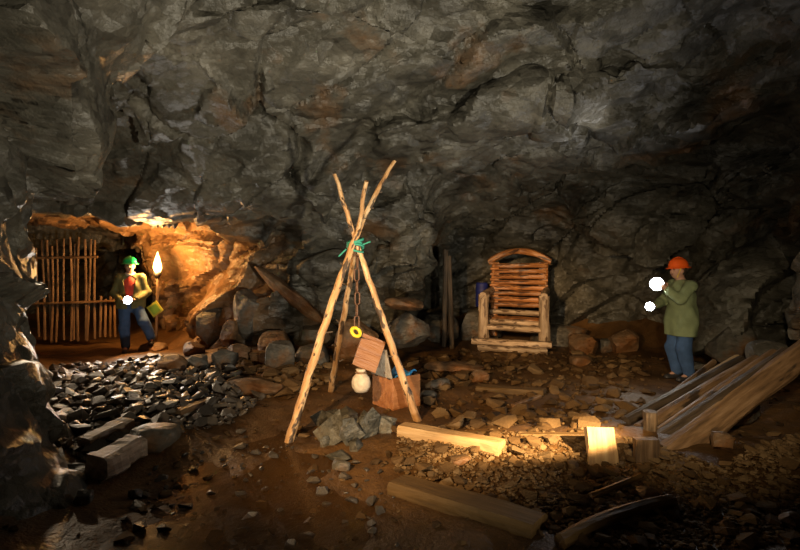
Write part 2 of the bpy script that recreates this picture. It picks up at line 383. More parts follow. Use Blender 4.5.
# a rolling step in the roof: a thick bed that ends in a curved edge facing the hall
edge = Y2 - (7.35 + 0.35 * np.sin(X2 * 0.9 + 0.4) - 0.12 * X2)
ceil2 -= (0.28 * np.clip(edge / 0.16, 0, 1) * np.clip((X2 + 0.6) / 0.8, 0, 1)).astype(np.float32) - 0.14
edge2 = Y2 - (5.75 + 0.30 * np.sin(X2 * 1.3) + 0.25 * X2)
ceil2 -= (0.22 * np.clip(edge2 / 0.14, 0, 1) * np.clip((1.4 - X2) / 0.6, 0, 1) * np.clip((X2 + 3.6) / 0.6, 0, 1)).astype(np.float32)
V = np.empty((len(gx), len(gy), len(gz)), np.float32)
for k, z in enumerate(gz):
    lean = 0.10 * np.clip(z - 1.0, -1, 3)                      # walls lean in towards the roof
    V[:, :, k] = smax(z - ceil2, plan2 + lean, 0.7)
def rock_blob(c, r, k=0.35):
    "rock mass left standing: an ellipsoid cut out of the air"
    c = np.array(c); r = np.array(r)
    lo = [np.searchsorted(g, c[i] - r[i] - k * 1.5) for i, g in enumerate((gx, gy, gz))]; hi = [np.searchsorted(g, c[i] + r[i] + k * 1.5) for i, g in enumerate((gx, gy, gz))]
    a, b, d = np.meshgrid(gx[lo[0]:hi[0]], gy[lo[1]:hi[1]], gz[lo[2]:hi[2]], indexing='ij')
    q = np.sqrt(((a - c[0]) / r[0]) ** 2 + ((b - c[1]) / r[1]) ** 2 + ((d - c[2]) / r[2]) ** 2)
    sd = (1 - q) * min(r)
    sl = (slice(lo[0], hi[0]), slice(lo[1], hi[1]), slice(lo[2], hi[2]))
    V[sl] = smax(V[sl], sd.astype(np.float32), k)
# near left pillar, flaring at foot and roof
for c, r in (((-3.25, 3.6, -0.2), (0.9, 0.9, 0.75)), ((-3.62, 3.8, 0.35), (0.85, 0.95, 0.7)), ((-3.74, 3.85, 0.7), (0.85, 0.95, 0.7)), ((-3.82, 3.9, 1.0), (0.85, 1.0, 1.0)), ((-4.1, 4.0, 2.0), (0.9, 1.1, 1.2)), ((-4.0, 4.2, 3.2), (1.15, 1.2, 1.0)), ((-3.5, 4.3, 4.3), (1.5, 1.4, 0.9)),
             # buttress between the side chamber and the back recess
             ((-1.2, 9.2, 2.75), (1.5, 0.8, 0.75)), ((-2.6, 9.3, 2.65), (0.9, 0.6, 0.5)), ((0.0, 9.6, 2.4), (0.75, 0.8, 0.9)), ((-1.0, 9.3, 1.62), (1.5, 0.55, 0.16)),
             ((-2.4, 9.5, 0.7), (0.9, 0.6, 0.6)), ((-3.3, 9.7, 0.4), (0.8, 0.55, 0.8)),
             # ledge over the side chamber
             ((-3.2, 8.3, 2.75), (1.6, 0.5, 0.3)), ((-5.4, 8.2, 3.05), (1.6, 0.5, 0.35)), ((-2.0, 8.0, 3.1), (1.0, 0.7, 0.5)),
             # masses on the right wall
             ((5.6, 7.9, 0.8), (0.8, 0.7, 1.1)), ((5.3, 5.9, 1.0), (0.6, 0.6, 1.3)), ((4.6, 9.6, 2.6), (1.2, 0.9, 0.8)), ((2.9, 11.3, 2.6), (1.2, 0.6, 0.6)),
             ((2.0, 8.6, 3.9), (1.6, 0.8, 0.45)), ((4.4, 7.4, 4.2), (1.2, 1.0, 0.6)), ((0.3, 6.7, 4.6), (1.0, 0.6, 0.5))):
    rock_blob(c, r)
for k in range(22):                                            # a hanging bed edge across the roof
    t = k / 21; px = 385 + 290 * t; py = 134 - 36 * min(1, t / .5) - 16 * max(0, t - .5) / .5; c = P(px, py, 7.15 - .5 * t)
    rock_blob((c.x, c.y + .35, c.z + .04 + .04 * math.sin(k * 1.9)), (.30, .5, .22), .07)
cv, cq = surface_nets(V, (gx[0], gy[0], gz[0]), H)
del V
# ---- fracture relief on the rock
n0 = vert_normals(cv, cq)                                       # points into the rock
R = np.array(Euler((0.3, 0.5, 0.25)).to_matrix())
def relief(p):
    wp = p + 0.09 * np.stack([vnoise(p * 1.1, 5), vnoise(p * 1.1, 6), vnoise(p * 1.1, 7)], 1)
    q = wp @ R.T * np.array([0.55, 1.0, 1.35])
    a, ea = facets(q / 2.0, 11, 0.03, 1.6)
    b, eb = facets(q / 0.85, 31, 0.05, 1.8)
    c, ec = facets(q / 0.36, 51, 0.10, 1.8)
    d = 0.20 * a + 0.085 * b + 0.034 * c + 0.012 * fbm(p * 4.0, 71, 3)
    m1 = np.clip(vnoise(p * 0.7, 81) * 2 + .4, 0, 1); m2 = np.clip(vnoise(p * 0.9, 82) * 2, 0, 1)
    d += 0.20 * m1 * np.clip(1 - ea / 0.03, 0, 1) + 0.08 * m2 * np.clip(1 - eb / 0.05, 0, 1)   # open joints
    return d
disp = relief(cv.astype(np.float64)).astype(np.float32)
nzw = n0[:, 2]
cv2 = cv + n0 * disp[:, None]
nn = vert_normals(cv2, cq)
fc = cv[cq].mean(1); fn = n0[cq].mean(1)
lab = np.full(len(cq), 'x', dtype='<U12')
isceil = (fn[:, 2] > 0.62) & (fc[:, 2] > 1.9)
chamber = (fc[:, 0] < -2.2 + 0.25 * np.sin(fc[:, 2] * 5)) & (fc[:, 1] > 8.15 + 0.1 * np.sin(fc[:, 0] * 4)) & (fc[:, 2] < 3.2)
lab[:] = 'wall_back'
lab[(fc[:, 0] > 3.6) & (fc[:, 1] < 10.6)] = 'wall_right'
lab[(fc[:, 0] < -2.2) & (fc[:, 1] < 8.2)] = 'wall_left'
lab[fc[:, 1] < 1.0] = 'wall_front'
lab[isceil] = 'ceiling'
lab[chamber] = 'wall_side'
for nm in ('ceiling', 'wall_back', 'wall_right', 'wall_left', 'wall_front', 'wall_side'):
    qs = cq[lab == nm]; u, inv = np.unique(qs, return_inverse=True); qs = inv.reshape(qs.shape)[:, ::-1]
    me = mesh_np(nm, cv2[u], qs)
    me.set_sharp_from_angle(angle=math.radians(32))
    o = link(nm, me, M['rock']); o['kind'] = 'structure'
    o['label'] = {'ceiling': 'fractured grey rock roof of the mine hall', 'wall_back': 'grey rock wall behind the log chair', 'wall_right': 'dark rock wall on the right behind the planks',
                  'wall_left': 'dark rock pillar and wall at the left edge', 'wall_front': 'rock wall behind the viewer', 'wall_side': 'ochre rock of the torch-lit side chamber'}[nm]

# ---- floor
def floor_z(x, y):
    x = np.asarray(x, float); y = np.asarray(y, float); sh = x.shape; xf = x.ravel(); yf = y.ravel()
    p = np.stack([xf, yf, np.zeros_like(xf)], 1)
    z = 0.045 * vnoise(p * 0.9, 91) + 0.03 * vnoise(p * 2.3, 92) + 0.014 * vnoise(p * 6, 93)
    def g(cx, cy, sx, sy): return np.exp(-((xf - cx) / sx) ** 2 - ((yf - cy) / sy) ** 2)
    z = z + 0.24 * g(-3.0, 6.6, 1.1, 1.3) + 0.10 * g(-2.6, 5.0, 0.7, 0.7) + 0.22 * g(-2.6, 8.9, 1.2, 0.6) + 0.10 * g(1.2, 4.6, 1.3, 0.5) + 0.14 * g(2.9, 4.2, 1.0, 0.7)
    z = z - 0.13 * g(-1.0, 3.2, 1.3, 1.2) - 0.04 * g(-1.0, 5.0, 0.9, 0.8)
    d = plan_sd(xf, yf)
    z = z + 0.22 * np.clip((d + 0.7) / 0.7, 0, 1.6) ** 2
    z = z * 1.0 + np.where(yf > 8, 0, 0)
    return z.reshape(sh)
FH = 0.06
fx = np.arange(-11.6, 6.8, FH); fy = np.arange(-3.2, 15.4, FH)
FX, FY = np.meshgrid(fx, fy, indexing='ij'); FZ = floor_z(FX, FY)
fv = np.stack([FX, FY, FZ], -1).reshape(-1, 3)
ii = np.arange(len(fx) * len(fy)).reshape(len(fx), len(fy))
fq = np.stack([ii[:-1, :-1], ii[1:, :-1], ii[1:, 1:], ii[:-1, 1:]], -1).reshape(-1, 4)
cen = fv[fq].mean(1); keep = plan_sd(cen[:, 0], cen[:, 1]) < 0.7
fq = fq[keep]; u, inv = np.unique(fq, return_inverse=True)
o = link('floor', mesh_np('floor', fv[u], inv.reshape(fq.shape)), M['mud']); o['kind'] = 'structure'; o['label'] = 'rusty brown muddy floor of the mine hall'
def fz(x, y): return float(floor_z(np.array([x]), np.array([y]))[0])
def G(px, py):
    "where the ray through a pixel meets the floor"
    d = Vector(((px - 400) / FPX, 1, -(py - HOR) / FPX)); ts = np.linspace(1.5, 14, 900)
    hz = CAMZ + d.z * ts; below = np.nonzero(hz < floor_z(d.x * ts, ts))[0]
    t = ts[below[0]] if len(below) else 14
    return Vector((d.x * t, t, CAMZ + d.z * t))
# ---- water in the low part
WL = -0.075
wx = np.arange(-3.4, 1.0, .1); wy = np.arange(1.2, 5.6, .1)
WX, WY = np.meshgrid(wx, wy, indexing='ij'); wv_ = np.stack([WX, WY, np.full_like(WX, WL)], -1).reshape(-1, 3)
ii = np.arange(len(wx) * len(wy)).reshape(len(wx), len(wy)); wq = np.stack([ii[:-1, :-1], ii[1:, :-1], ii[1:, 1:], ii[:-1, 1:]], -1).reshape(-1, 4)
low = (floor_z(WX, WY) < WL + .01).ravel(); wq = wq[low[wq].any(1)]; u, inv = np.unique(wq, return_inverse=True)
o = link('puddle', mesh_np('puddle', wv_[u], inv.reshape(wq.shape)), M['water']); tag(o, 'shallow rusty brown water over the muddy floor in front', 'water', kind='stuff')

# ================================================================== stones
def hull_rock(seed, flat=(1, .75, .5), npts=16, bevel=False):
    rnd = np.random.RandomState(seed)
    p = rnd.normal(size=(npts, 3)); p /= np.linalg.norm(p, axis=1)[:, None]; p *= (0.42 + 0.1 * rnd.rand(npts))[:, None]
    p = np.sign(p) * np.abs(p) ** 0.8; p *= np.array(flat) * 1.05
    bm = bmesh.new()
    for q in p: bm.verts.new(q)
    r = bmesh.ops.convex_hull(bm, input=bm.verts)
    bmesh.ops.delete(bm, geom=[g for g in r['geom_interior'] if isinstance(g, bmesh.types.BMVert)], context='VERTS')
    if bevel: bmesh.ops.bevel(bm, geom=bm.edges[:], offset=0.03, segments=1, profile=.5, affect='EDGES')
    me = bpy.data.meshes.new('stone'); bm.to_mesh(me); bm.free()
    return me
PROTO = {}
for key, fl, n_, mt in (('slate', (1, .72, .42), 13, 'slate'), ('brown', (1, .8, .45), 14, 'brown_stone'), ('pale', (1, .75, .35), 12, 'pale_slate')):
    PROTO[key] = []
    for s in range(8):
        me = hull_rock(100 + s + 40 * len(PROTO), fl, n_); me.materials.append(M[mt]); PROTO[key].append(me)
def stone(name, me, loc, size, rot, label, cat='stone', group=None):
    o = bpy.data.objects.new(name, me); C.objects.link(o); o.location = loc
    o.scale = (size,) * 3 if isinstance(size, float) else size; o.rotation_euler = rot
    return tag(o, label, cat, group)
def inpoly(x, y, poly):
    c = False
    for i in range(len(poly)):
        (ax, ay), (bx, by) = poly[i], poly[i - 1]
        if (ay > y) != (by > y) and x < (bx - ax) * (y - ay) / (by - ay) + ax: c = not c
    return c
def region(*pix): return [tuple(G(a, b)[:2]) for a, b in pix]
def scatter(poly, n, smin, smax_, pw=2.5, gap=.55, taken=None):
    "n spots inside poly, biggest first, kept apart"
    taken = taken if taken is not None else []
    xs = [p[0] for p in poly]; ys = [p[1] for p in poly]; out = []
    sizes = sorted((smin + (smax_ - smin) * random.random() ** pw for _ in range(n)), reverse=True)
    for s in sizes:
        for _ in range(30):
            x = random.uniform(min(xs), max(xs)); y = random.uniform(min(ys), max(ys))
            if inpoly(x, y, poly) and all((x - a) ** 2 + (y - b) ** 2 > (gap * (s + c) * .5) ** 2 for a, b, c in taken):
                taken.append((x, y, s)); out.append((x, y, s)); break
    return out
def rubble(kind, spots, n_single, label, group, stuff_name, stuff_label, tilt=.35, sink=.18, lift=0.0):
    singles = spots[:n_single]; rest = spots[n_single:]
    for k, (x, y, s) in enumerate(singles):
        stone('stone', PROTO[kind][k % 8], (x, y, fz(x, y) + s * sink + lift), s, (random.uniform(-tilt, tilt), random.uniform(-tilt, tilt), random.uniform(0, 6.28)), label, 'stone', group)
    if not rest: return
    vs, fs, off = [], [], 0
    arr = [(np.array([v.co[:] for v in me.vertices]), [tuple(p.vertices) for p in me.polygons]) for me in PROTO[kind]]
    rx = np.array(rest); zz = floor_z(rx[:, 0], rx[:, 1])
    for k, (x, y, s) in enumerate(rest):
        v, f = arr[k % 8]
        m = np.array(Euler((random.uniform(-tilt, tilt), random.uniform(-tilt, tilt), random.uniform(0, 6.28))).to_matrix())
        vs.append((v * s) @ m.T + np.array([x, y, zz[k] + s * sink + lift])); fs += [tuple(i + off for i in q) for q in f]; off += len(v)
    me = bpy.data.meshes.new(stuff_name); me.from_pydata(np.concatenate(vs).tolist(), [], fs); me.update()
    tag(link(stuff_name, me, PROTO[kind][0].materials[0]), stuff_label, 'gravel', kind='stuff')
heap = region((30, 395), (60, 368), (160, 358), (235, 372), (262, 402), (232, 425), (185, 432), (150, 450), (95, 465), (60, 450))
tk = []
sp = scatter(heap, 800, .075, .24, 2.2, .55, tk)
rubble('slate', sp, 130, 'dark angular slate stone in the rubble heap before the stake gate', 'rubble heap stones before the gate', 'rubble_chips', 'small dark slate chips filling the rubble heap before the gate', tilt=.65, sink=.25)
vs = scatter(heap, 2200, .03, .08, 2.0, .0)
rubble('slate', vs, 0, '', '', 'slate_chips', 'fine dark slate chips under the rubble heap', tilt=.7, sink=.3)
gravel = region((400, 425), (470, 440), (600, 430), (720, 470), (798, 440), (798, 548), (560, 548), (540, 520), (470, 500), (395, 470))
sp = scatter(gravel, 700, .035, .15, 4.2, .7)
rubble('brown', sp, 70, 'small angular brown stone in the gravel around the floor beams', 'gravel stones around the floor beams', 'beam_gravel', 'loose brown gravel around the floor beams')
sp = scatter(gravel, 5200, .015, .045, 1.5, .0)
rubble('brown', sp, 0, '', '', 'fine_gravel', 'fine brown chips covering the near floor', sink=.3)
back = region((400, 362), (470, 352), (640, 358), (650, 400), (600, 430), (470, 438), (432, 425))
sp = scatter(back, 560, .04, .26, 4.2, .66)
rubble('brown', sp, 55, 'flat brown stone on the floor in front of the log chair', 'floor stones before the log chair', 'back_gravel', 'loose brown stones on the floor before the log chair')
side = region((215, 352), (330, 356), (330, 385), (300, 395), (262, 400), (240, 380))
sp = scatter(side, 170, .08, .28, 2.6, .62)
rubble('brown', sp, 20, 'brown broken stone on the mud behind the tripod', 'broken stones behind the tripod', 'side_gravel', 'small broken stones on the mud behind the tripod')
wet = region((150, 470), (240, 430), (320, 455), (400, 470), (400, 548), (100, 548))
sp = scatter(wet, 150, .03, .12, 3.0, 1.2)
for i_, s_ in enumerate(sp): sp[i_] = s_
rubble('slate', sp, 25, 'small wet stone poking out of the shallow brown water', 'wet stones in the shallow water', 'wet_gravel', 'tiny wet stones scattered in the shallow water', sink=.2)

allf = [(-3.6, 4.2), (-3.2, 6.0), (-4.2, 8.0), (-2.5, 8.6), (0.3, 9.0), (2.0, 10.6), (4.6, 9.0), (5.0, 6.5), (4.2, 3.6), (2.6, 2.6), (-2.2, 2.6)]
sp = scatter(allf, 900, .025, .12, 3.0, .8)
rubble('brown', sp, 0, '', '', 'stray_gravel', 'stray brown chips lying on the mud of the hall')
# ---- single boulders, placed one by one
def rock_mesh(seed, dims, mat, cuts=12, rough=.035):
    "sphere cut by planes into a broken block, slightly rounded"
    rnd = np.random.RandomState(seed)
    bm = bmesh.new(); bmesh.ops.create_icosphere(bm, subdivisions=4, radius=1.0)
    v = np.array([x.co[:] for x in bm.verts])
    v = np.sign(v) * np.abs(v) ** .62; v *= .8
    for k in range(cuts):
        n = rnd.normal(size=3); n /= np.linalg.norm(n); d = .55 + .28 * rnd.rand()
        over = np.maximum(v @ n - d, 0); v = v - np.outer(over * .97, n)
    v = v / np.abs(v).max(0)
    nv = fbm(v * 2.2 + seed, seed, 3)[:, None]
    v = v * (1 + rough * nv)
    v = v * np.array(dims) * .5
    for b, c in zip(bm.verts, v): b.co = c
    me = bpy.data.meshes.new('boulder'); bm.to_mesh(me); bm.free()
    for p in me.polygons: p.use_smooth = True
    me.set_sharp_from_angle(angle=math.radians(28)); me.materials.append(M[mat])
    return me
def boulder(px, py, wpx, hpx, label, mat='boulder', seed=0, y=None, rot=(0, 0, 0), depth=.8, cat='boulder', name='boulder', sink=.12):
    "px,py: the middle of its foot; wpx,hpx: its size in the picture"
    g = G(px, py) if y is None else P(px, py, y)
    s = g.y / FPX; dims = (wpx * s, wpx * s * depth, hpx * s * (1 + sink))
    o = bpy.data.objects.new(name, rock_mesh(seed, dims, mat)); C.objects.link(o)
    o.location = (g.x, g.y + dims[1] * .35, g.z + hpx * s * .5 - hpx * s * sink * .5); o.rotation_euler = rot
    return tag(o, label, cat)
B = boulder
B(246, 336, 34, 48, 'tall rounded boulder with rust-brown top at the chamber corner', seed=1, rot=(0, .12, 0), y=8.9)
B(284, 334, 46, 20, 'long grey block lying beside the tall rounded boulder', seed=2, rot=(0, -.12, .1), y=9.0)
B(208, 342, 34, 36, 'blue-grey broken block below the ochre chamber wall', seed=3, y=9.2)
B(274, 356, 36, 24, 'rust-brown squat boulder below the long grey block', 'rusty_boulder', seed=4)
B(279, 372, 30, 30, 'rounded grey boulder standing behind the left tripod leg', seed=5)
B(310, 366, 36, 20, 'low grey boulder half hidden by the left tripod pole', seed=6)
B(318, 346, 40, 22, 'dark boulder against the buttress behind the tripod', seed=7, y=8.8)
B(228, 346, 16, 26, 'small upright pinkish stone wedged between boulders', 'rusty_boulder', seed=8, y=8.8, rot=(0, .25, 0))
B(170, 374, 28, 18, 'pale boulder at the top of the rubble heap', 'rusty_boulder', seed=9)
B(196, 372, 22, 16, 'grey wedge stone on top of the rubble heap', seed=10)
B(222, 372, 26, 22, 'dark wedge-shaped boulder beside the flat tan slab', seed=11)
B(238, 362, 26, 18, 'brown boulder under the blue-grey block', 'rusty_boulder', seed=12)
B(192, 356, 20, 14, 'small brown boulder beside the person at the gate', 'rusty_boulder', seed=13)
B(258, 366, 22, 14, 'flat rust-coloured stone before the squat boulder', 'rusty_boulder', seed=14)
B(248, 396, 64, 14, 'flat tan rock slab lying in the mud left of tripod', 'rusty_boulder', seed=15, depth=.6)
B(300, 336, 90, 14, 'long rust-brown rock slab leaning diagonally on the buttress', 'rusty_boulder', seed=16, y=8.9, rot=(0, .66, 0), depth=.3, sink=0)
bpy.context.scene.collection.objects[-1].location += Vector((-.22, -.1, .62))
B(355, 362, 44, 40, 'slanting weathered slab behind the hanging chain', 'rusty_boulder', seed=17, rot=(0, .5, .2), depth=.5)
B(408, 346, 46, 34, 'dark boulder behind the right tripod pole', seed=18, y=8.2)
B(404, 310, 40, 12, 'flat dark slab resting on the boulder behind the tripod', 'rusty_boulder', seed=19, y=8.1, rot=(0, .1, 0))
B(586, 355, 30, 20, 'trapezoid brown boulder right of the log chair', 'rusty_boulder', seed=20)
B(608, 353, 14, 15, 'small dark upright boulder between two larger ones', seed=21)
B(626, 353, 32, 23, 'large pinkish boulder near the person in the green coat', 'rusty_boulder', seed=22)
B(583, 366, 22, 10, 'low flat stone before the trapezoid boulder', 'rusty_boulder', seed=23)
B(566, 350, 60, 24, 'dark long rock ledge behind the boulders by the chair', seed=24, y=10.2)
B(482, 345, 44, 34, 'dark boulder in the recess behind the log chair', seed=25, y=11.0)
B(440, 345, 40, 30, 'shadowed boulder beside the leaning dark posts', seed=26, y=10.4)
B(148, 395, 18, 12, 'grey boulder in the middle of the rubble heap', seed=27)
B(146, 452, 56, 22, 'flat-topped pale boulder at the front of the rubble heap', 'boulder', seed=28, depth=.7)
B(80, 505, 18, 14, 'small pale stone at the foot of the left pillar', seed=29)
B(68, 372, 9, 8, 'small ochre stone on the chamber floor by the pillar', 'rusty_boulder', seed=30)
B(340, 472, 20, 10, 'small pale stone on the mud before the slate pile', 'boulder', seed=31)
B(134, 500, 14, 10, 'dark wet stone in the shallow water near the pillar', seed=32)
B(724, 452, 22, 18, 'angular tan block lying under the leaning planks', 'rusty_boulder', seed=33)
B(740, 430, 66, 34, 'dark boulder propping up the leaning planks', seed=34, y=5.0)
B(650, 500, 20, 10, 'flat ochre stone on the gravel near the front plank', 'rusty_boulder', seed=35)
B(462, 466, 22, 9, 'smooth brown stone below the pale yellow beam', 'rusty_boulder', seed=36)
B(438, 390, 26, 10, 'flat pale stone to the right of the wooden box', seed=37)
B(428, 402, 18, 10, 'grey stone touching the wooden box', seed=38)
B(480, 382, 20, 12, 'wedge of brown stone left of the buried board', 'rusty_boulder', seed=39)
B(795, 530, 24, 14, 'tan stone at the right edge of the floor', 'rusty_boulder', seed=41)
B(455, 372, 60, 8, 'long low brown stone in the shade left of chair', 'rusty_boulder', seed=42, depth=.4)
B(700, 382, 26, 22, 'dark boulder at the wall behind the person in green', seed=43, y=7.9)
B(738, 372, 44, 48, 'tall dark boulder leaning on the right wall', seed=44, y=7.2)
B(775, 372, 36, 30, 'shadowed boulder behind the tops of the planks', seed=45, y=6.0)
# slate pile under the tripod
for k, (px, py, wp, hp, rx, ry, lb) in enumerate([
        (330, 447, 34, 32, .35, .5, 'largest slate slab of the pile, at its left'), (352, 446, 20, 28, .3, -.45, 'pointed upright slate in the middle of the pile'),
        (372, 442, 26, 30, .2, -.5, 'palest slate slab of the pile, at its right'), (385, 432, 28, 16, .3, .35, 'grey slate leaning at the back right of the pile'),
        (346, 430, 22, 20, .4, -.4, 'dark slate slab at the back of the pile'), (334, 424, 22, 14, .3, .2, 'low slate at the back left of the pile'),
        (317, 430, 18, 14, .2, -.4, 'small slate shard at the left end of the pile'), (340, 462, 26, 10, .05, .1, 'flat dark slate lying in front of the pile'),
        (358, 456, 18, 14, .3, .3, 'small rough slate at the foot of the pile'), (364, 430, 18, 18, .3, .5, 'slim slate tucked behind the palest slab'),
        (324, 452, 12, 12, .3, -.3, 'tiny slate at the left foot of the pile')]):
    g = G(px, py); s = g.y / FPX; me = hull_rock(300 + k, (wp * s * 1.0, .12, hp * s * 1.2), 10); me.materials.append(M['slate_block'])
    o = bpy.data.objects.new('slate_slab', me); C.objects.link(o)
    o.location = (g.x, g.y + (.02 if k % 2 else .12), g.z + hp * s * .40); o.rotation_euler = (-rx * 1.3 + (.25 if k % 3 == 1 else 0), ry * 1.15, (-.6, .5, .15, -.3, .7)[k % 5])
    tag(o, lb + ' under the tripod', 'slate', 'slate slabs piled under the tripod')

# ================================================================== timber
def frame(p0, p1, up=(0, 0, 1), roll=0):
    p0, p1 = Vector(p0), Vector(p1); x = (p1 - p0).normalized(); u = Vector(up)
    y = u.cross(x)
    if y.length < 1e-4: y = Vector((0, 1, 0)).cross(x)
    y.normalize(); z = x.cross(y)
    m = Matrix((x, y, z)).transposed().to_4x4()
    return Matrix.Translation(p0) @ m @ Matrix.Rotation(roll, 4, 'X')
def sweep(L, sect, n=10, seed=0, rough=.06, bend=(0, 0), taper=1.0, cut=(0, 0)):
    "sweep a closed section (y,z) along local x with wobble; returns verts, faces"
    rnd = np.random.RandomState(seed); m = len(sect); vs = []
    ph = rnd.rand(m) * 6.28; ph2 = rnd.rand(2) * 6.28
    for i in range(n + 1):
        t = i / n; sc = 1 + (taper - 1) * t
        for k, (y, z) in enumerate(sect):
            r = 1 + rough * (math.sin(ph[k] + t * (5 + 3 * rnd.rand())) + .5 * (rnd.rand() - .5))
            b = 4 * t * (1 - t)
            xx = L * t
            if i == 0: xx += cut[0] * y + (rnd.rand() - .5) * .15 * abs(z)
            if i == n: xx += cut[1] * y + (rnd.rand() - .5) * .15 * abs(z)
            vs.append((xx, y * r * sc + bend[0] * b, z * r * sc + bend[1] * b))
    fs = []
    for i in range(n):
        for k in range(m):
            a, b = i * m + k, i * m + (k + 1) % m; fs.append((a, b, b + m, a + m))
    fs.append(tuple(range(m - 1, -1, -1))); fs.append(tuple(n * m + k for k in range(m)))
    return vs, fs
def circ(r, m=10, sq=1.0): return [(r * math.cos(6.2832 * k / m), r * sq * math.sin(6.2832 * k / m)) for k in range(m)]
def rect(wd, th, c=.2):
    a, b = wd / 2, th / 2; c = c * min(a, b)
    return [(a, -b + c), (a, b - c), (a - c, b), (-a + c, b), (-a, b - c), (-a, -b + c), (-a + c, -b), (a - c, -b)]
def halflog(wd, th):
    pts = [(wd / 2 * math.cos(a), -th / 2 + th * math.sin(a)) for a in [math.pi * k / 6 for k in range(7)]]
    return pts
def timber(name, p0, p1, sect, mat, parent=None, up=(0, 0, 1), roll=0, smooth=False, **kw):
    p0, p1 = Vector(p0), Vector(p1); vs, fs = sweep((p1 - p0).length, sect, **kw)
    o = mk(name, vs, fs, M[mat], parent, smooth, frame(p0, p1, up, roll))
    if smooth: o.data.set_sharp_from_angle(angle=math.radians(40))
    return o
def rel(root, p): return Vector(p) - Vector(root.location)

# ---- birch tripod
apex = Vector((-.486, 5.42, 1.87))
feet = [G(288, 442), G(419, 421), G(330, 391)]
tops = [P(394, 161, 5.72), P(335, 174, 5.45), P(366, 181, 5.1)]
offs = [Vector((-.02, -.05, 0)), Vector((.02, .03, 0)), Vector((.0, .10, 0))]
tri = thing('birch_tripod', 'tall tripod of three peeled birch poles tied with green rope', 'tripod', (apex.x, apex.y, 0))
def bentpole(name, pts, radii, mat, parent, seed, sub=8):
    "a pole through three points, meshed in a local frame with x along it"
    a, b, c = [Vector(p) for p in pts]; L = (c - a).length; fr = frame(a, c); inv = fr.inverted(); mid = inv @ b; t0 = mid.x / L
    rnd = np.random.RandomState(seed); n = 26; m = 10; vs = []
    for i in range(n + 1):
        t = i / n; r = np.interp(t, [0, .5, 1], radii)
        k = t / t0 if t < t0 else (1 - t) / (1 - t0); k = math.sin(k * math.pi / 2)
        cy, cz = mid.y * k, mid.z * k
        rr = r * (1 + .10 * (rnd.rand() - .5))
        cy += .006 * math.sin(i * 1.7 + seed); cz += .006 * math.cos(i * 2.3 + seed)
        for q in range(m):
            an = 6.2832 * q / m; r2 = rr * (1 + .07 * (rnd.rand() - .5)); vs.append((L * t, cy + r2 * math.cos(an), cz + r2 * math.sin(an)))
    fs = [(i * m + q, i * m + (q + 1) % m, (i + 1) * m + (q + 1) % m, (i + 1) * m + q) for i in range(n) for q in range(m)]
    fs += [tuple(range(m - 1, -1, -1)), tuple(n * m + q for q in range(m))]
    o = mk(name, vs, fs, M[mat], parent, True, Matrix.Translation(-Vector(parent.location)) @ fr if parent else fr)
    o.data.set_sharp_from_angle(angle=math.radians(50))
    # knots and snapped twigs
    for j in range(sub):
        t = .06 + .88 * (j + rnd.rand() * .6) / sub; k = t / t0 if t < t0 else (1 - t) / (1 - t0); k = math.sin(k * math.pi / 2)
        an = rnd.rand() * 6.28; r = np.interp(t, [0, .5, 1], radii) * .85; ln = .03 + .05 * rnd.rand() ** 2
        d = Vector((.5, math.cos(an), math.sin(an))).normalized(); s = Vector((L * t, mid.y * k + r * math.cos(an), mid.z * k + r * math.sin(an)))
        timber('twig_stub', s - d * .01, s + d * ln, circ(.010 + .006 * rnd.rand(), 6), 'dark_wood', o, n=2, seed=j, taper=.6)
    return o
for k, (f, t) in enumerate(zip(feet, tops)):
    bentpole('pole', [f - Vector((0, 0, .04)), apex + offs[k], t], [(.047, .038, .022), (.042, .036, .021), (.04, .034, .022)][k], 'birch', tri, 5 + k, 9)
def torus_pts(R_, r_, n=20, m=6, sx=1, sz=1):
    vs = []
    for i in range(n):
        a = 6.2832 * i / n
        for j in range(m):
            b = 6.2832 * j / m; vs.append(((R_ + r_ * math.cos(b)) * math.cos(a) * sx, (R_ + r_ * math.cos(b)) * math.sin(a), r_ * math.sin(b) * sz))
    return vs, [(i * m + j, ((i + 1) % n) * m + j, ((i + 1) % n) * m + (j + 1) % m, i * m + (j + 1) % m) for i in range(n) for j in range(m)]
rp = []; rf = []
for k in range(5):
    v_, f_ = torus_pts(.088, .012, 22, 6); e = Euler((random.uniform(-.35, .35), random.uniform(-.35, .35), 0)).to_matrix()
    o_ = len(rp); rp += [e @ Vector(q) + Vector((0, .02, apex.z - .05 + .024 * k)) for q in v_]; rf += [tuple(i + o_ for i in q) for q in f_]
rope = mk('rope_lashing', rp, rf, M['rope_green'], tri, True)
for k, (dx, dz, ln) in enumerate(((-.09, -.05, .12), (.09, .0, .10))):
    timber('rope_end', Vector((dx, -.06, apex.z + dz)), Vector((dx * 1.9, -.08, apex.z + dz - .02 - ln * .5 * (k == 0) + .05 * (k == 1))), circ(.008, 6), 'rope_green', rope, n=3, seed=k)
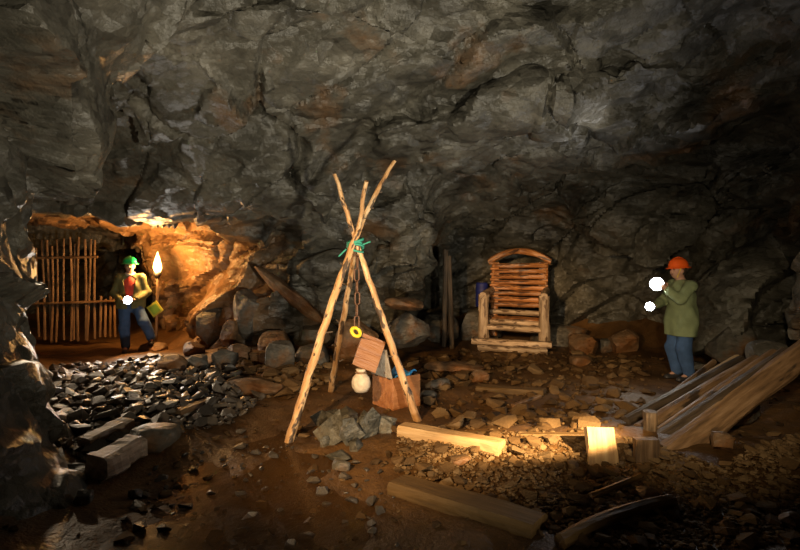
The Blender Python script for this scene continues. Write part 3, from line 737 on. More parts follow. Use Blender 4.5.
# ---- chain and what hangs on it
def chain_link(L=.15, Wd=.07, r=.0095, n=20, m=7):
    vs = []
    st = (L - Wd) / 2
    for i in range(n):
        a = 6.2832 * i / n; cx, cz = (Wd / 2 - r) * math.cos(a), (Wd / 2 - r) * math.sin(a) + (st if math.sin(a) >= 0 else -st)
        for j in range(m):
            b = 6.2832 * j / m; vs.append((cx + r * math.cos(b) * math.cos(a), r * math.sin(b), cz + r * math.cos(b) * math.sin(a)))
    return vs, [(i * m + j, ((i + 1) % n) * m + j, ((i + 1) % n) * m + (j + 1) % m, i * m + (j + 1) % m) for i in range(n) for j in range(m)]
cx = P(357, 262, 5.42); chain = thing('chain', 'rusty iron chain hanging from the tripod top', 'chain', (cx.x, cx.y, 1.0))
v_, f_ = chain_link(); lm = None
for k in range(7):
    zl = 1.80 - .128 * k - 1.0
    mw = Matrix.Translation((.004 * math.sin(k * 2), 0, zl)) @ Matrix.Rotation((math.pi / 2 if k % 2 else 0) + .35, 4, 'Z')
    if lm is None: l_ = mk('link', v_, f_, M['rust_metal'], chain, True, mw); lm = l_.data
    else: link('link', lm, None, chain, mw)
hz = 1.80 - .128 * 6 - .075
v_, f_ = torus_pts(.046, .019, 24, 8, 1.15)
ring = mk('hook_ring', v_, f_, M['yellow'], None, True, Matrix.Translation((cx.x - .01, cx.y - .02, hz - .03)) @ Euler((1.0, .6, .3)).to_matrix().to_4x4())
tag(ring, 'yellow plastic ring at the lower end of the chain', 'ring')
def board(name, w_, h_, t_, mat, parent=None, mw=None, seed=0):
    vs, fs = sweep(w_, rect(h_, t_, .25), n=4, seed=seed, rough=.012)
    return mk(name, [(x - w_ / 2, y, z) for x, y, z in vs], fs, M[mat], parent, False, mw)
bc = P(369, 353, 5.42)
bmw = Matrix.Translation(bc) @ Euler((math.radians(72), math.radians(24), math.radians(14)), 'XYZ').to_matrix().to_4x4()
hb = board('hanging_board', .27, .36, .035, 'ply', None, bmw, 3); tag(hb, 'tilted reddish brown wooden board hanging under the chain', 'board')
for sx in (-.06, .05): timber('hanger_wire', Vector((sx, .15, .01)), bmw.inverted() @ Vector((cx.x - .01, cx.y - .02, hz - .08)), circ(.005, 5), 'dark_metal', hb, n=2)
# jug
prof = [(.0, -.105), (.07, -.1), (.098, -.05), (.102, 0), (.09, .05), (.06, .085), (.045, .10), (.05, .125), (.058, .14), (.04, .145), (.0, .14)]
def lathe(prof, m=20, wob=0.0, seed=0):
    rnd = np.random.RandomState(seed); vs = []; fs = []
    for r, z in prof:
        for k in range(m):
            a = 6.2832 * k / m; rr = r * (1 + wob * (rnd.rand() - .5)); vs.append((rr * math.cos(a), rr * math.sin(a), z))
    for i in range(len(prof) - 1):
        for k in range(m): fs.append((i * m + k, i * m + (k + 1) % m, (i + 1) * m + (k + 1) % m, (i + 1) * m + k))
    return vs, fs
jc = P(361, 382, 5.4)
jug = thing('stoneware_jug', 'round pale stoneware jug hanging below the tilted board', 'jug', jc)
v_, f_ = lathe(prof, 20, .05, 2); mk('vessel', v_, f_, M['clay'], jug, True)
v_, f_ = torus_pts(.052, .012, 18, 6); mk('neck_cord', v_, f_, M['stake'], jug, True, Matrix.Translation((0, 0, .105)))
timber('hanger_cord', Vector((0, 0, .13)), Vector((.03, .02, .27)), circ(.006, 5), 'stake', jug, n=2)
# ---- wooden box, a corner towards the viewer
bx0 = G(393, 411)
crate = thing('wooden_box', 'open brown plywood box standing behind the slate pile', 'box', (bx0.x, bx0.y, bx0.z - .01), math.radians(38))
WA, WB, HB, T = .40, .40, .37, .018
def slab(name, lo, hi, mat, parent, mw=None):
    x0, y0, z0 = lo; x1, y1, z1 = hi
    bm = bmesh.new(); bmesh.ops.create_cube(bm, size=1)
    for v in bm.verts: v.co = (x0 + (x1 - x0) * (v.co.x + .5), y0 + (y1 - y0) * (v.co.y + .5), z0 + (z1 - z0) * (v.co.z + .5))
    bmesh.ops.bevel(bm, geom=bm.edges[:], offset=min(.004, .2 * min(x1 - x0, y1 - y0, z1 - z0)), segments=1, affect='EDGES')
    me = bpy.data.meshes.new(name); bm.to_mesh(me); bm.free()
    return link(name, me, M[mat], parent, mw)
slab('side_panel', (0, 0, 0), (WA, T, HB), 'ply', crate); slab('side_panel', (0, WB - T, 0), (WA, WB, HB), 'ply', crate)
slab('end_panel', (0, T, 0), (T, WB - T, HB), 'ply', crate); slab('end_panel', (WA - T, T, 0), (WA, WB - T, HB), 'ply', crate)
slab('bottom', (T, T, 0), (WA - T, WB - T, T), 'ply', crate)
lid = slab('lid', (-.02, 0, 0), (.0, WB, .34), 'ply_white', crate, Matrix.Translation((0.0, 0, HB)) @ Matrix.Rotation(math.radians(-14), 4, 'Y'))
for y_ in (.08, WB - .08): slab('hinge', (-.006, y_ - .03, -.03), (.004, y_ + .03, .03), 'dark_metal', lid)
# cloth in the box
nb = 10; vs = []; fs = []
for i in range(nb + 1):
    for j in range(nb + 1):
        x = T + .012 + (WA - 2 * T - .024) * i / nb; y = T + .012 + (WB - 2 * T - .024) * j / nb
        vs.append((x, y, HB - .03 + .05 * math.sin(i * .9) * math.cos(j * .7) + .05 * i / nb))
for i in range(nb):
    for j in range(nb): fs.append((i * (nb + 1) + j, (i + 1) * (nb + 1) + j, (i + 1) * (nb + 1) + j + 1, i * (nb + 1) + j + 1))
cl = mk('cloth', vs, fs, M['blue_cloth'], None, True, Matrix.Translation(crate.location) @ Matrix.Rotation(math.radians(38), 4, 'Z'))
sm = cl.modifiers.new('thick', 'SOLIDIFY'); sm.thickness = .012; tag(cl, 'bright blue cloth showing in the open wooden box', 'cloth')

# ---- beams and boards on the floor
def floor_timber(name, a, b, wd, th, mat, label, cat='beam', sect=None, lift=.3, seed=0, bend=(0, 0), roll=0, rough=.05):
    A, Bp = G(*a), G(*b); A.z = fz(A.x, A.y) + th * lift; Bp.z = fz(Bp.x, Bp.y) + th * lift
    o = timber(name, A, Bp, sect or rect(wd, th, .35), mat, None, seed=seed, bend=bend, rough=rough, roll=roll, n=12)
    return tag(o, label, cat)
floor_timber('timber_beam', (402, 434), (502, 453), .17, .12, 'pale_wood', 'pale yellow timber beam lying at the right tripod foot', seed=1)
floor_timber('timber_beam', (398, 489), (540, 532), .24, .13, 'mud_wood', 'wide mud-coloured beam lying in the foreground', seed=2, lift=.12)
floor_timber('timber_board', (478, 390), (545, 395), .20, .08, 'mud_wood', 'mud-coloured board half buried before the log chair', 'board', seed=3)
floor_timber('timber_board', (425, 437), (600, 438), .10, .10, 'mud_wood', 'narrow buried sleeper running along the light streak', 'board', seed=4, lift=-.1)
floor_timber('stick', (504, 374), (541, 363), .03, .03, 'stake', 'thin pale stick lying before the log chair', 'stick', circ(.018, 7), .5, 5)
floor_timber('stick', (513, 408), (540, 398), .06, .04, 'stake', 'short flat stick lying below the half-buried board', 'stick', None, .5, 6)
floor_timber('timber_pole', (560, 549), (672, 506), .09, .07, 'mud_wood', 'dark curved pole lying on the gravel in the foreground', 'pole', circ(.045, 8), .5, 7, bend=(.05, .0))
g_ = G(604, 467); tag(timber('timber_block', g_ - Vector((0, 0, .05)), g_ + Vector((.01, .13, .27)), rect(.23, .07, .3), 'pale_wood', None, up=(0, 1, 0), seed=8, n=5, rough=.06), 'pale upright wooden block lit up at the end of the light streak', 'block')
floor_timber('stick', (590, 500), (640, 480), .05, .04, 'mud_wood', 'short brown stick among the near gravel', 'stick', circ(.025, 7), .5, 9)
# pieces in front of the rubble heap
floor_timber('timber_log', (84, 452), (128, 430), .15, .10, 'grey_wood', 'long grey split log pointing out of the rubble heap', 'log', seed=11, lift=.7, rough=.14)
floor_timber('timber_log', (96, 482), (136, 458), .21, .19, 'grey_wood', 'thick grey square-cut log by the shallow water', 'log', seed=12, lift=.5, rough=.13)
floor_timber('stick', (131, 421), (144, 406), .07, .05, 'grey_wood', 'short upright grey stick on the pale boulder', 'stick', None, 1.2, 13)
floor_timber('timber_board', (176, 418), (212, 404), .12, .06, 'stake', 'brown split board on the right of the rubble heap', 'board', seed=14, lift=.8)
# ---- stack of planks leaning on the right
post = timber('support_post', G(646, 462) - Vector((0, 0, .05)), G(646, 462) + Vector((0, 0, .19)), rect(.19, .07, .2), 'old_wood', seed=20, n=5, up=(0, 1, 0)); tag(post, 'upright brown board holding the lower plank ends', 'post')
post = timber('support_post', G(650, 430) - Vector((0, 0, .05)), G(650, 430) + Vector((0, 0, .17)), circ(.06, 10), 'dark_wood', seed=21, n=5, up=(0, 1, 0)); tag(post, 'short dark round post behind the lower plank ends', 'post')
def plank(a, ya, b, yb, wd, th, mat, label, seed, half=True, bend=(0, 0), roll=0):
    A, Bp = P(*a, ya), P(*b, yb)
    o = timber('plank', A, Bp, halflog(wd, th) if half else rect(wd, th, .3), mat, None, seed=seed, bend=bend, roll=roll, n=14, rough=.07)
    return tag(o, label, 'plank', 'planks leaning in a stack on the right')
plank((660, 462), 4.05, (815, 345), 5.0, .23, .07, 'old_wood', 'longest front plank, pale and slightly bowed, lying on the stack', 1, bend=(0, -.07), roll=.75)
plank((659, 440), 4.4, (790, 352), 5.4, .17, .07, 'dark_wood', 'dark split plank right behind the longest front plank', 2, bend=(0, -.03), roll=.65)
plank((660, 432), 4.6, (775, 352), 5.7, .12, .06, 'old_wood', 'narrow brown plank third from the front of stack', 3, roll=.6)
plank((640, 428), 4.75, (758, 358), 5.9, .13, .06, 'old_wood', 'rough plank with a split lower end in mid stack', 4, bend=(.0, .02), roll=.5)
plank((626, 420), 4.95, (742, 358), 6.1, .12, .06, 'dark_wood', 'dark grey plank reaching furthest left from the stack', 5, roll=.4)
plank((668, 398), 5.4, (738, 357), 6.3, .11, .06, 'pale_wood', 'light orange split plank near the back of stack', 6, roll=.3)
plank((664, 400), 5.7, (714, 361), 6.4, .075, .06, 'old_wood', 'short thin reddish plank rearmost in the stack', 7, roll=.3)
plank((676, 420), 5.0, (770, 362), 6.0, .10, .05, 'dark_wood', 'thin black plank tucked under the mid-stack planks', 8, roll=.4)
# ---- dark posts in the recess
for (a, b, lb) in (((444, 300), (446, 250), 'slim dark post standing in the recess left of chair'), ((452, 302), (449, 256), 'second slim post leaning beside the dark recess post')):
    A = P(*a, 10.1); A.z = fz(A.x, A.y); tag(timber('post', A, P(*b, 10.2), circ(.05, 8), 'dark_wood', seed=int(a[0]), n=5, up=(0, 1, 0)), lb, 'post')
# ---- blue barrel
bb = P(482, 300, 11.0)
bar = thing('blue_barrel', 'dark blue plastic barrel in the shadow left of the chair', 'barrel', (bb.x, bb.y, bb.z - .15))
v_, f_ = lathe([(0, 0), (.12, 0), (.14, .02), (.14, .16), (.15, .18), (.14, .2), (.14, .34), (.15, .36), (.14, .38), (.135, .5), (.115, .54), (0, .54)], 20); mk('drum', v_, f_, M['blue_plastic'], bar, True)
v_, f_ = lathe([(0, 0), (.12, 0), (.12, .03), (.0, .035)], 20); mk('lid', v_, f_, M['dark_metal'], bar, True, Matrix.Translation((0, 0, .535)))

# ================================================================== log chair
cp = G(515, 352)
CH = thing('log_chair', 'large rustic log armchair with arched back at the rear', 'chair', (cp.x, cp.y + .1, cp.z), math.radians(-21))
def lg(name, a, b, r, mat, seed, sq=1.0, parent=None, sect=None, **kw): return timber(name, a, b, sect or circ(r, 10, sq), mat, parent or CH, up=(0, 1, 0) if abs(a[2] - b[2]) > abs(a[0] - b[0]) + abs(a[1] - b[1]) else (0, 0, 1), smooth=True, seed=seed, n=8, rough=kw.pop('rough', .06), **kw)
W2 = .50
# front is -y; seat depth .75
for s in (-1, 1):
    lg('runner', (s * .56, -.30, .10), (s * .56, .85, .10), .10, 'chair_grey', 10 + s)
    lg('arm_post', (s * .58, -.08, .16), (s * .58, -.06, 1.10), .105, 'chair_grey', 20 + s)
    lg('back_post', (s * W2, .58, .2), (s * (W2 + .01), .80, 1.72), .075, 'chair_wood', 30 + s)
    lg('armrest', (s * .58, -.16, 1.08), (s * .55, .74, 1.16), .075, 'chair_grey', 40 + s)
    lg('side_rail', (s * .57, -.12, .62), (s * .54, .66, .58), .07, 'chair_grey', 50 + s)
    lg('foot', (s * .52, -.12, -.04), (s * .52, -.12, .1), .08, 'dark_wood', 60 + s)
lg('front_beam', (-.76, -.28, .20), (.74, -.28, .20), .09, 'chair_grey', 71, sect=rect(.2, .11, .4), rough=.05)
lg('front_beam', (-.62, -.26, .08), (.66, -.26, .07), .09, 'chair_grey', 72, sect=rect(.16, .1, .4), rough=.05)
for k, (y, z, mt) in enumerate(((-.06, .46, 'chair_grey'), (.16, .55, 'chair_grey'), (.36, .57, 'chair_wood'), (.54, .58, 'chair_wood'))):
    lg('seat_slat', (-.54, y, z), (.54, y, z - .02), .095, mt, 80 + k, .6, rough=.1)
lg('seat_slat', (-.55, .52, .72), (.55, .52, .70), .08, 'chair_grey', 86, .7)
for k in range(8):
    z = .86 + .115 * k; y = .58 + .22 * (z - .2) / 1.52 - .05
    lg('back_slat', (-.52 + .02 * random.random(), y, z), (.52 + .02 * random.random(), y, z + random.uniform(-.015, .015)), .058, 'chair_wood', 90 + k, .88, rough=.11)
    for s in (-1, 1): lg('slat_end', (s * (W2 - .09), y - .012, z + .055), (s * (W2 + .09), y - .012, z + .055), .035, 'chair_wood', 110 + 2 * k + s, .8)
for s in (-1, 1): lg('arch_rail', (s * .64, .78, 1.74), (s * -.02, .78, 1.98), .075, 'chair_wood', 130 + s, .9, bend=(0, .06 if s < 0 else .06))

# ================================================================== stake gate
GY = 10.25
gt = thing('stake_gate', 'gate of rough upright wooden stakes closing the dark tunnel', 'gate', (-6.6, GY, fz(-6.6, GY)))
def gp(px, py, dy=0): return P(px, py, GY + dy) - Vector(gt.location)
for k, (a, at, b, bt) in enumerate(((36, 248, 39, 334), (42, 240, 45, 337), (47, 240, 52, 340), (57, 240, 56, 339), (64, 239, 64, 337), (70, 237, 71, 338), (79, 237, 78, 338), (85, 239, 86, 337), (91, 239, 87, 338), (95, 240, 95, 336), (52, 246, 51, 338), (75, 244, 74, 337))):
    timber('stake', gp(b, bt + 3, random.uniform(-.03, .03)), gp(a, at, random.uniform(-.03, .03)), circ(random.uniform(.02, .031), 7), 'stake', gt, up=(0, 1, 0), seed=k, n=7, bend=(random.uniform(-.03, .03), 0), smooth=True, taper=.8)
for k, px in enumerate((100, 105, 110, 115)):
    timber('stake', gp(px, 337), gp(px + random.uniform(-1, 1), 296 + 3 * (k % 2)), circ(.026, 7), 'stake', gt, up=(0, 1, 0), seed=30 + k, n=5, smooth=True)
for k, (a, b) in enumerate((((33, 258), (98, 257)), ((32, 304), (119, 301)))):
    timber('rail', gp(*a, -.06), gp(*b, -.06), circ(.026, 8), 'stake', gt, seed=40 + k, n=6, smooth=True)

# ================================================================== torch and sign
tb = P(156, 318, 9.75)
tr = thing('torch', 'burning torch on a dark stake beside the person in jeans', 'torch', (tb.x, tb.y, fz(tb.x, tb.y)))
T0 = Vector((0, 0, 0)); tz = P(156, 283, 9.75).z - tr.location.z; Zt = P(157, 275, 9.75).z - tr.location.z
timber('stake', (0, 0, -.05), (.03, 0, Zt - .05), circ(.028, 8), 'stake', tr, up=(0, 1, 0), n=8, seed=3, smooth=True)
v_, f_ = lathe([(0, -.06), (.045, -.05), (.07, .0), (.075, .06), (.06, .06), (.05, .02), (0, .01)], 14); mk('cup', v_, f_, M['dark_metal'], tr, True, Matrix.Translation((.03, 0, Zt)))
v_, f_ = lathe([(0, 0), (.05, .02), (.075, .09), (.07, .17), (.045, .27), (.018, .36), (0, .42)], 14, .12, 4); fl = mk('flame', v_, f_, M['flame'], tr, True, Matrix.Translation((.03, 0, Zt + .04)))
ld = bpy.data.lights.new('torch_light', 'POINT'); lo = bpy.data.objects.new('torch_light', ld); C.objects.link(lo); ld.energy = 190; ld.color = (1.0, .50, .15); ld.shadow_soft_size = .09
lo.location = (tb.x + .03, tb.y - .22, tr.location.z + Zt + .22)
sg = P(155, 309, 9.6)
sgn = thing('hanging_sign', 'yellow-green square sign hung by a corner on the torch', 'sign', sg)
def dia(r, y): return [(-r, y, 0), (0, y, -r), (r, y, 0), (0, y, r)]
mk('panel', dia(.165, -.006) + dia(.165, .006), [(0, 1, 2, 3), (7, 6, 5, 4), (0, 4, 5, 1), (1, 5, 6, 2), (2, 6, 7, 3), (3, 7, 4, 0)], M['sign_yellow'], sgn, mw=Matrix.Rotation(.15, 4, 'Y'))
mk('inner_field', dia(.115, -.012) + dia(.115, -.006), [(0, 1, 2, 3), (0, 4, 5, 1), (1, 5, 6, 2), (2, 6, 7, 3), (3, 7, 4, 0)], M['sign_green'], sgn, mw=Matrix.Rotation(.15, 4, 'Y'))
timber('cord', (.02, 0, .16), (.05, .1, .40), circ(.005, 5), 'dark_metal', sgn, up=(0, 1, 0), n=2)

# ================================================================== people
class Body:
    "continuous surface from blended capsules and ellipsoids"
    def __init__(s, lo, hi, h):
        s.h = h; s.g = [np.arange(lo[i], hi[i], h) for i in range(3)]; s.v = np.full([len(a) for a in s.g], .2, np.float32); s.lo = lo
    def _box(s, a, b):
        lo = [max(0, np.searchsorted(s.g[i], a[i]) - 1) for i in range(3)]; hi = [min(len(s.g[i]), np.searchsorted(s.g[i], b[i]) + 1) for i in range(3)]
        return tuple(slice(l, max(l + 1, h)) for l, h in zip(lo, hi))
    def _blend(s, sl, d, k):
        a = s.v[sl]; hh = np.maximum(k - np.abs(a - d), 0) / k; s.v[sl] = np.minimum(a, d) - hh * hh * k * .25
    def cap(s, a, b, ra, rb, k=.03, fl=1.0):
        a, b = np.array(a, float), np.array(b, float); m = max(ra, rb) + .06
        sl = s._box(np.minimum(a, b) - m, np.maximum(a, b) + m); X, Y, Z = np.meshgrid(*[g[q] for g, q in zip(s.g, sl)], indexing='ij')
        ab = b - a; t = np.clip(((X - a[0]) * ab[0] + (Y - a[1]) * ab[1] + (Z - a[2]) * ab[2]) / max(ab @ ab, 1e-9), 0, 1)
        d = np.sqrt((X - a[0] - t * ab[0]) ** 2 + ((Y - a[1] - t * ab[1]) / fl) ** 2 + (Z - a[2] - t * ab[2]) ** 2) - (ra + (rb - ra) * t)
        s._blend(sl, d.astype(np.float32), k)
    def ell(s, c, r, k=.03, sub=False):
        c, r = np.array(c, float), np.array(r, float); sl = s._box(c - r - .06, c + r + .06); X, Y, Z = np.meshgrid(*[g[q] for g, q in zip(s.g, sl)], indexing='ij')
        q = np.sqrt(((X - c[0]) / r[0]) ** 2 + ((Y - c[1]) / r[1]) ** 2 + ((Z - c[2]) / r[2]) ** 2); d = ((q - 1) * r.min()).astype(np.float32)
        if sub: s.v[sl] = smax(s.v[sl], -d, k)
        else: s._blend(sl, d, k)
    def cut(s, f):
        X, Y, Z = np.meshgrid(*s.g, indexing='ij'); s.v = np.maximum(s.v, f(X, Y, Z).astype(np.float32))
    def fold(s, amp, sc, seed):
        X, Y, Z = np.meshgrid(*s.g, indexing='ij'); p = np.stack([X.ravel(), Y.ravel(), Z.ravel()], 1)
        near = np.abs(s.v.ravel()) < .06; n = np.zeros(len(p), np.float32); n[near] = vnoise(p[near] * np.array(sc), seed) * amp; s.v = s.v + n.reshape(s.v.shape)
    def build(s, name, mat, parent):
        v, q = surface_nets(s.v, s.lo, s.h)
        return link(name, mesh_np(name, v, q), M[mat], parent)
def hand(B_, wrist, fwd, nrm, curl, side_sign):
    "palm, four fingers bending towards nrm, thumb from the side of the palm"
    wv = Vector(wrist); f = Vector(fwd).normalized(); n = Vector(nrm); n = (n - f * n.dot(f)).normalized(); sd = f.cross(n) * side_sign
    for t in (-1, 0, 1): B_.cap(wv + f * .005 + sd * t * .012, wv + f * .085 + sd * t * .025, .016, .015, .012)
    for k, ln in enumerate((.072, .08, .075, .06)):
        p = wv + f * .088 + sd * (.036 - .024 * k); d = f.copy()
        for j, fr_ in enumerate((.45, .32, .25)):
            d = (Matrix.Rotation(curl * (.6 if j == 0 else 1.0), 3, f.cross(n)) @ d)
            e = p + d * ln * fr_ * 1.15; B_.cap(p, e, .0105 - .0008 * j, .0098 - .0008 * j, .004); p = e
    p = wv + f * .025 + sd * .03; d = (f * .6 + sd * .75 + n * .35).normalized()
    e = p + d * .045; B_.cap(p, e, .0135, .012, .01); d = (f * .75 + sd * .1 + n * .65).normalized(); B_.cap(e, e + d * .045, .0115, .0095, .006)
def build_person(name, label, J, rotz, loc, style):
    root = thing(name, label, 'person', loc, rotz)
    b = Body((-.55, -.75, -.02), (.55, .5, 1.82), .0095)
    hd = Vector(J['head']); nk = Vector(J['neck'])
    # head faces -y
    b.ell(hd, (.076, .095, .108), .02); b.ell(hd + Vector((0, -.03, -.06)), (.055, .06, .06), .03)
    b.cap(hd + Vector((0, -.09, .01)), hd + Vector((0, -.112, -.025)), .010, .016, .012)
    for s in (-1, 1):
        b.ell(hd + Vector((s * .078, .01, -.01)), (.012, .022, .034), .01); b.ell(hd + Vector((s * .032, -.093, .012)), (.018, .012, .011), .01, True)
        b.ell(hd + Vector((s * .032, -.078, -.035)), (.02, .02, .02), .02)
    b.cap(nk, hd + Vector((0, .01, -.07)), .056, .05, .03)
    ch = Vector(J['chest']); pv = Vector(J['pelvis'])
    b.cap(pv, ch, .125, .135, .06, .8); b.cap(ch, nk, .11, .055, .06)
    for s in ('L', 'R'):
        sh, el, wr = [Vector(J[x + s]) for x in ('sh', 'el', 'wr')]
        b.cap(ch + Vector((0, 0, .08)), sh, .07, .058, .05); b.cap(sh, el, .052, .040, .02); b.cap(el, wr, .040, .026, .015)
        hip, kn, an = [Vector(J[x + s]) for x in ('hip', 'kn', 'an')]
        b.cap(pv, hip, .10, .09, .05); b.cap(hip, kn, .085, .055, .03); b.cap(kn, an, .055, .036, .02); b.cap(kn.lerp(an, .2), kn.lerp(an, .5), .05, .045, .03)
        b.cap(an, an + Vector(J.get('foot' + s, (0, -.12, -.06))), .038, .03, .02)
        hf, hn, hc = J['hand' + s]; hand(b, wr, hf, hn, hc, 1 if s == 'L' else -1)
    b.build('body', 'skin', root)
    eyes = []
    for s in (-1, 1):
        bm = bmesh.new(); bmesh.ops.create_uvsphere(bm, u_segments=10, v_segments=6, radius=.011); me = bpy.data.meshes.new('eye'); bm.to_mesh(me); bm.free()
        link('eye', me, M['eye'], root, Matrix.Translation(hd + Vector((s * .032, -.084, .012))))
    timber('mouth', hd + Vector((-.022, -.093, -.06)), hd + Vector((.022, -.093, -.06)), circ(.006, 6), 'mouth', root, n=4, smooth=True, bend=(0, -.004))
    hb_ = Body((-.13, -.14, -.15), (.13, .16, .15), .01); hb_.ell((0, .02, .015), (.083, .095, .112), .01); hb_.cut(lambda X, Y, Z: np.maximum(-(Y + .0 + .25 * (Z < -.0) * 0), -(Z + .075)) if False else np.maximum(-.02 - Y, -.08 - Z))
    hr = hb_.build('hair', 'hair', root); hr.location = hd
    # trousers
    t = Body((-.45, -.6, .03), (.45, .45, 1.15), .012)
    t.cap(pv + Vector((0, 0, -.02)), pv + Vector((0, 0, .1)), .155, .15, .05, .8)
    for s in ('L', 'R'):
        hip, kn, an = [Vector(J[x + s]) for x in ('hip', 'kn', 'an')]
        t.cap(pv, hip, .13, .12, .06); t.cap(hip, kn, .115, .09, .04); t.cap(kn, an + Vector((0, 0, .03)), .095, .078, .03)
    t.fold(.012, (14, 14, 9), 3); tro = t.build('trousers', 'jeans', root)
    # boots
    for s in ('L', 'R'):
        an = Vector(J['an' + s]); fd = Vector(J.get('foot' + s, (0, -.12, -.06))); bo = Body((-.5, -.75, -.03), (.5, .5, .6), .012)
        bo.cap(an + Vector((0, 0, .12)), an, .062, .055, .02); bo.cap(an + Vector((0, .03, -.05)), an + fd * 1.25 + Vector((0, 0, .0)), .048, .046, .03); 
        lowz = min(an.z - .09, (an + fd).z - .03); bo.cut(lambda X, Y, Z: (lowz - Z)); bo.build('boot', 'boot', root)
    style(root, J, hd, nk, ch, pv)
    return root
def helmet(root, hd, mat, tilt=0.0):
    prof = [(.0, .128), (.04, .124), (.075, .108), (.103, .075), (.118, .03), (.122, -.005), (.150, -.014), (.152, -.02), (.118, -.014), (.0, .06)]
    v_, f_ = lathe(prof, 26); v_ = [(x, y * 1.14, z) for x, y, z in v_]
    h_ = mk('helmet', v_, f_, M[mat], root, True, Matrix.Translation(hd + Vector((0, .005, .05))) @ Matrix.Rotation(tilt, 4, 'X'))
    timber('ridge', Vector((0, -.11, .085)), Vector((0, .11, .085)), rect(.03, .012, .4), 'lamp_body' if mat == 'x' else mat, h_, n=6, bend=(0, .05))
    return h_
M['x'] = M['lamp_body']
def arms_shell(b, J, ra, rb, rc, k=.03):
    for s in ('L', 'R'):
        sh, el, wr = [Vector(J[x + s]) for x in ('sh', 'el', 'wr')]
        b.cap(Vector(J['chest']) + Vector((0, 0, .08)), sh, .10, .078, .06); b.cap(sh, el, ra, rb, k); b.cap(el, wr - (wr - el).normalized() * .02, rb, rc, k)
def lamp(root, pos, aim, label, rs=1.3):
    "hand lamp: body tube and lit glass, pointing along aim (in the person's frame)"
    pos = Vector(pos); aim = Vector(aim).normalized(); q = aim.to_track_quat('Z', 'Y').to_matrix().to_4x4()
    o = thing('hand_lamp', label, 'lamp', root.matrix_basis @ pos)
    o.rotation_euler = (root.matrix_basis.to_3x3() @ q.to_3x3()).to_euler()
    v_, f_ = lathe([(x * rs, z) for x, z in [(0, -.13), (.019 / rs, -.13), (.02 / rs, -.02), (.05, .03), (.062, .055), (.062, .07), (.056, .07), (.052, .058), (0, .02)]], 18); mk('housing', v_, f_, M['lamp_body'], o, True)
    v_, f_ = lathe([(x * rs, z) for x, z in [(0, .062), (.053, .060), (.05, .066), (.03, .085), (0, .095)]], 18); mk('glass', v_, f_, M['lamp_glass'], o, True)
    return o
# --- man by the gate
def style_left(root, J, hd, nk, ch, pv):
    s = Body((-.35, -.4, .75), (.35, .4, 1.6), .012); s.cap(pv + Vector((0, 0, .05)), ch, .152, .165, .06, .8); s.cap(ch, nk - Vector((0, 0, .03)), .14, .075, .06); s.fold(.008, (12, 12, 8), 8); s.build('shirt', 'shirt_red', root)
    b = Body((-.55, -.6, .62), (.55, .4, 1.62), .012); b.cap(pv + Vector((0, 0, -.10)), ch, .185, .195, .06, .82); b.cap(ch, nk - Vector((0, 0, .02)), .165, .085, .06)
    for q_ in ('hipL', 'hipR'): b.cap(Vector(J[q_]) + Vector((0, 0, .1)), Vector(J[q_]) + Vector((0, 0, -.12)), .15, .15, .05)
    arms_shell(b, J, .076, .066, .052); b.fold(.02, (11, 11, 8), 9)
    zt = nk.z + .03; zb = pv.z - .13; cx_ = ch.x
    b.cut(lambda X, Y, Z: np.maximum(np.maximum(Z - zt, zb - Z), np.where((Y < -.06) & (np.abs(X - cx_) < .14), (.035 + .07 * np.clip((Z - .9) / .5, 0, 1)) - np.abs(X - cx_), -1)))
    b.build('jacket', 'jacket_olive', root)
    v_, f_ = torus_pts(.068, .026, 20, 8); mk('scarf', v_, f_, M['scarf'], root, True, Matrix.Translation(nk + Vector((0, -.01, .02))) @ Matrix.Rotation(.3, 4, 'X'))
    helmet(root, hd, 'helmet_green')
JL = dict(head=(0, -.02, 1.62), neck=(0, .02, 1.45), chest=(0, .02, 1.25), pelvis=(0, .02, .95), shL=(-.19, .02, 1.39), elL=(-.27, .0, 1.12), wrL=(-.12, -.22, 1.0), shR=(.19, .02, 1.39), elR=(.28, .04, 1.11), wrR=(.12, -.2, 1.0),
          hipL=(-.09, .02, .88), knL=(-.09, -.05, .49), anL=(-.07, -.02, .10), hipR=(.10, .02, .88), knR=(.24, -.14, .58), anR=(.36, .04, .22),
          handL=((.8, -.45, -.1), (0, -.3, -1), 1.0), handR=((-.8, -.45, -.1), (0, -.3, -1), 1.0))
gl = P(130, 353, 9.4); gl.z = fz(gl.x, gl.y)
man1 = build_person('person', 'person in green helmet, open olive jacket and red shirt by the gate', JL, math.radians(22), gl, style_left)
rk = man1.matrix_basis @ Vector((.36, .02, 0))
o = bpy.data.objects.new('boulder', rock_mesh(77, (.5, .45, .34), 'rusty_boulder')); C.objects.link(o); o.location = (rk.x + .03, rk.y, fz(rk.x, rk.y) + .0); tag(o, 'small dark boulder under the raised foot of the gate person', 'boulder')
l1 = lamp(man1, (.0, -.33, 1.0), (.12, -1, .0), 'bright white lamp held at the waist by the gate person')
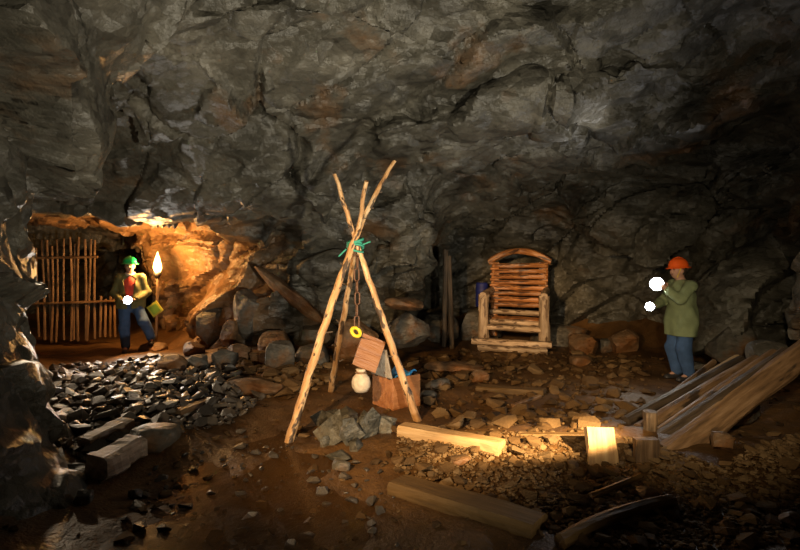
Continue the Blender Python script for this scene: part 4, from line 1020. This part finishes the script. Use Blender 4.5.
# --- man in the green coat
def style_right(root, J, hd, nk, ch, pv):
    b = Body((-.55, -.75, .55), (.55, .45, 1.62), .012); b.cap(pv + Vector((0, 0, -.25)), ch, .19, .185, .06, .9); b.cap(ch, nk - Vector((0, 0, .02)), .165, .09, .06)
    for q_ in ('hipL', 'hipR'): b.cap(Vector(J[q_]) + Vector((0, 0, .1)), Vector(J[q_]) + Vector((0, -.02, -.3)), .155, .16, .05)
    arms_shell(b, J, .078, .068, .055); b.fold(.022, (10, 10, 6), 19)
    zt = nk.z + .04; zb = pv.z - .28; b.cut(lambda X, Y, Z: np.maximum(Z - zt, zb - Z)); b.build('coat', 'coat_green', root)
    h_ = helmet(root, hd, 'helmet_orange', .08)
    timber('chin_strap', hd + Vector((.084, -.01, .05)), hd + Vector((.05, -.05, -.10)), circ(.007, 6), 'yellow', h_.parent, n=3)
JR = dict(head=(0, -.03, 1.56), neck=(0, .02, 1.39), chest=(0, .02, 1.20), pelvis=(0, .02, .92), shL=(-.18, .02, 1.34), elL=(-.24, -.10, 1.10), wrL=(-.08, -.33, 1.05), shR=(.18, .02, 1.34), elR=(.22, -.16, 1.16), wrR=(.12, -.27, 1.29),
          hipL=(-.09, .02, .86), knL=(-.10, -.04, .47), anL=(-.10, .02, .10), hipR=(.09, .02, .86), knR=(.10, -.02, .47), anR=(.10, .06, .10),
          handL=((.2, -.9, .1), (.3, 0, -1), 1.0), handR=((-.1, -.7, .45), (-1, 0, .2), .95))
gr = P(680, 383, 7.1); gr.z = fz(gr.x, gr.y)
man2 = build_person('person', 'person in orange helmet and long green coat standing in profile', JR, math.radians(-82), gr, style_right)
l2 = lamp(man2, (.0, -.36, 1.37), (.9, -.6, -.05), 'upper bright lamp held before the face of the coat wearer', 1.7)
l3 = lamp(man2, (.0, -.46, 1.06), (.9, -.7, -.1), 'lower bright lamp held by the person in green coat', 1.1)
def lamp_light(o, power, col, angle, aim, off=.1):
    p = o.location + Vector(aim).normalized() * off
    return spot('hand_lamp_beam', p, p + Vector(aim), power, col, angle, .8, .05)
lamp_light(l1, 115, (1, .93, .82), 150, (1.6, -3.0, -.5), .14)
lamp_light(l2, 60, (.95, .95, 1.0), 165, (-1, -.5, .9), .16)
lamp_light(l3, 20, (1.0, .85, .6), 120, (-1, -.6, -.5), .16)
sp_ = P(562, 86, 7.2); spot('hand_lamp_beam', l2.location + Vector((-.05, -.05, .14)), sp_, 130, (1.0, .95, .85), 26, 1.0, .04)
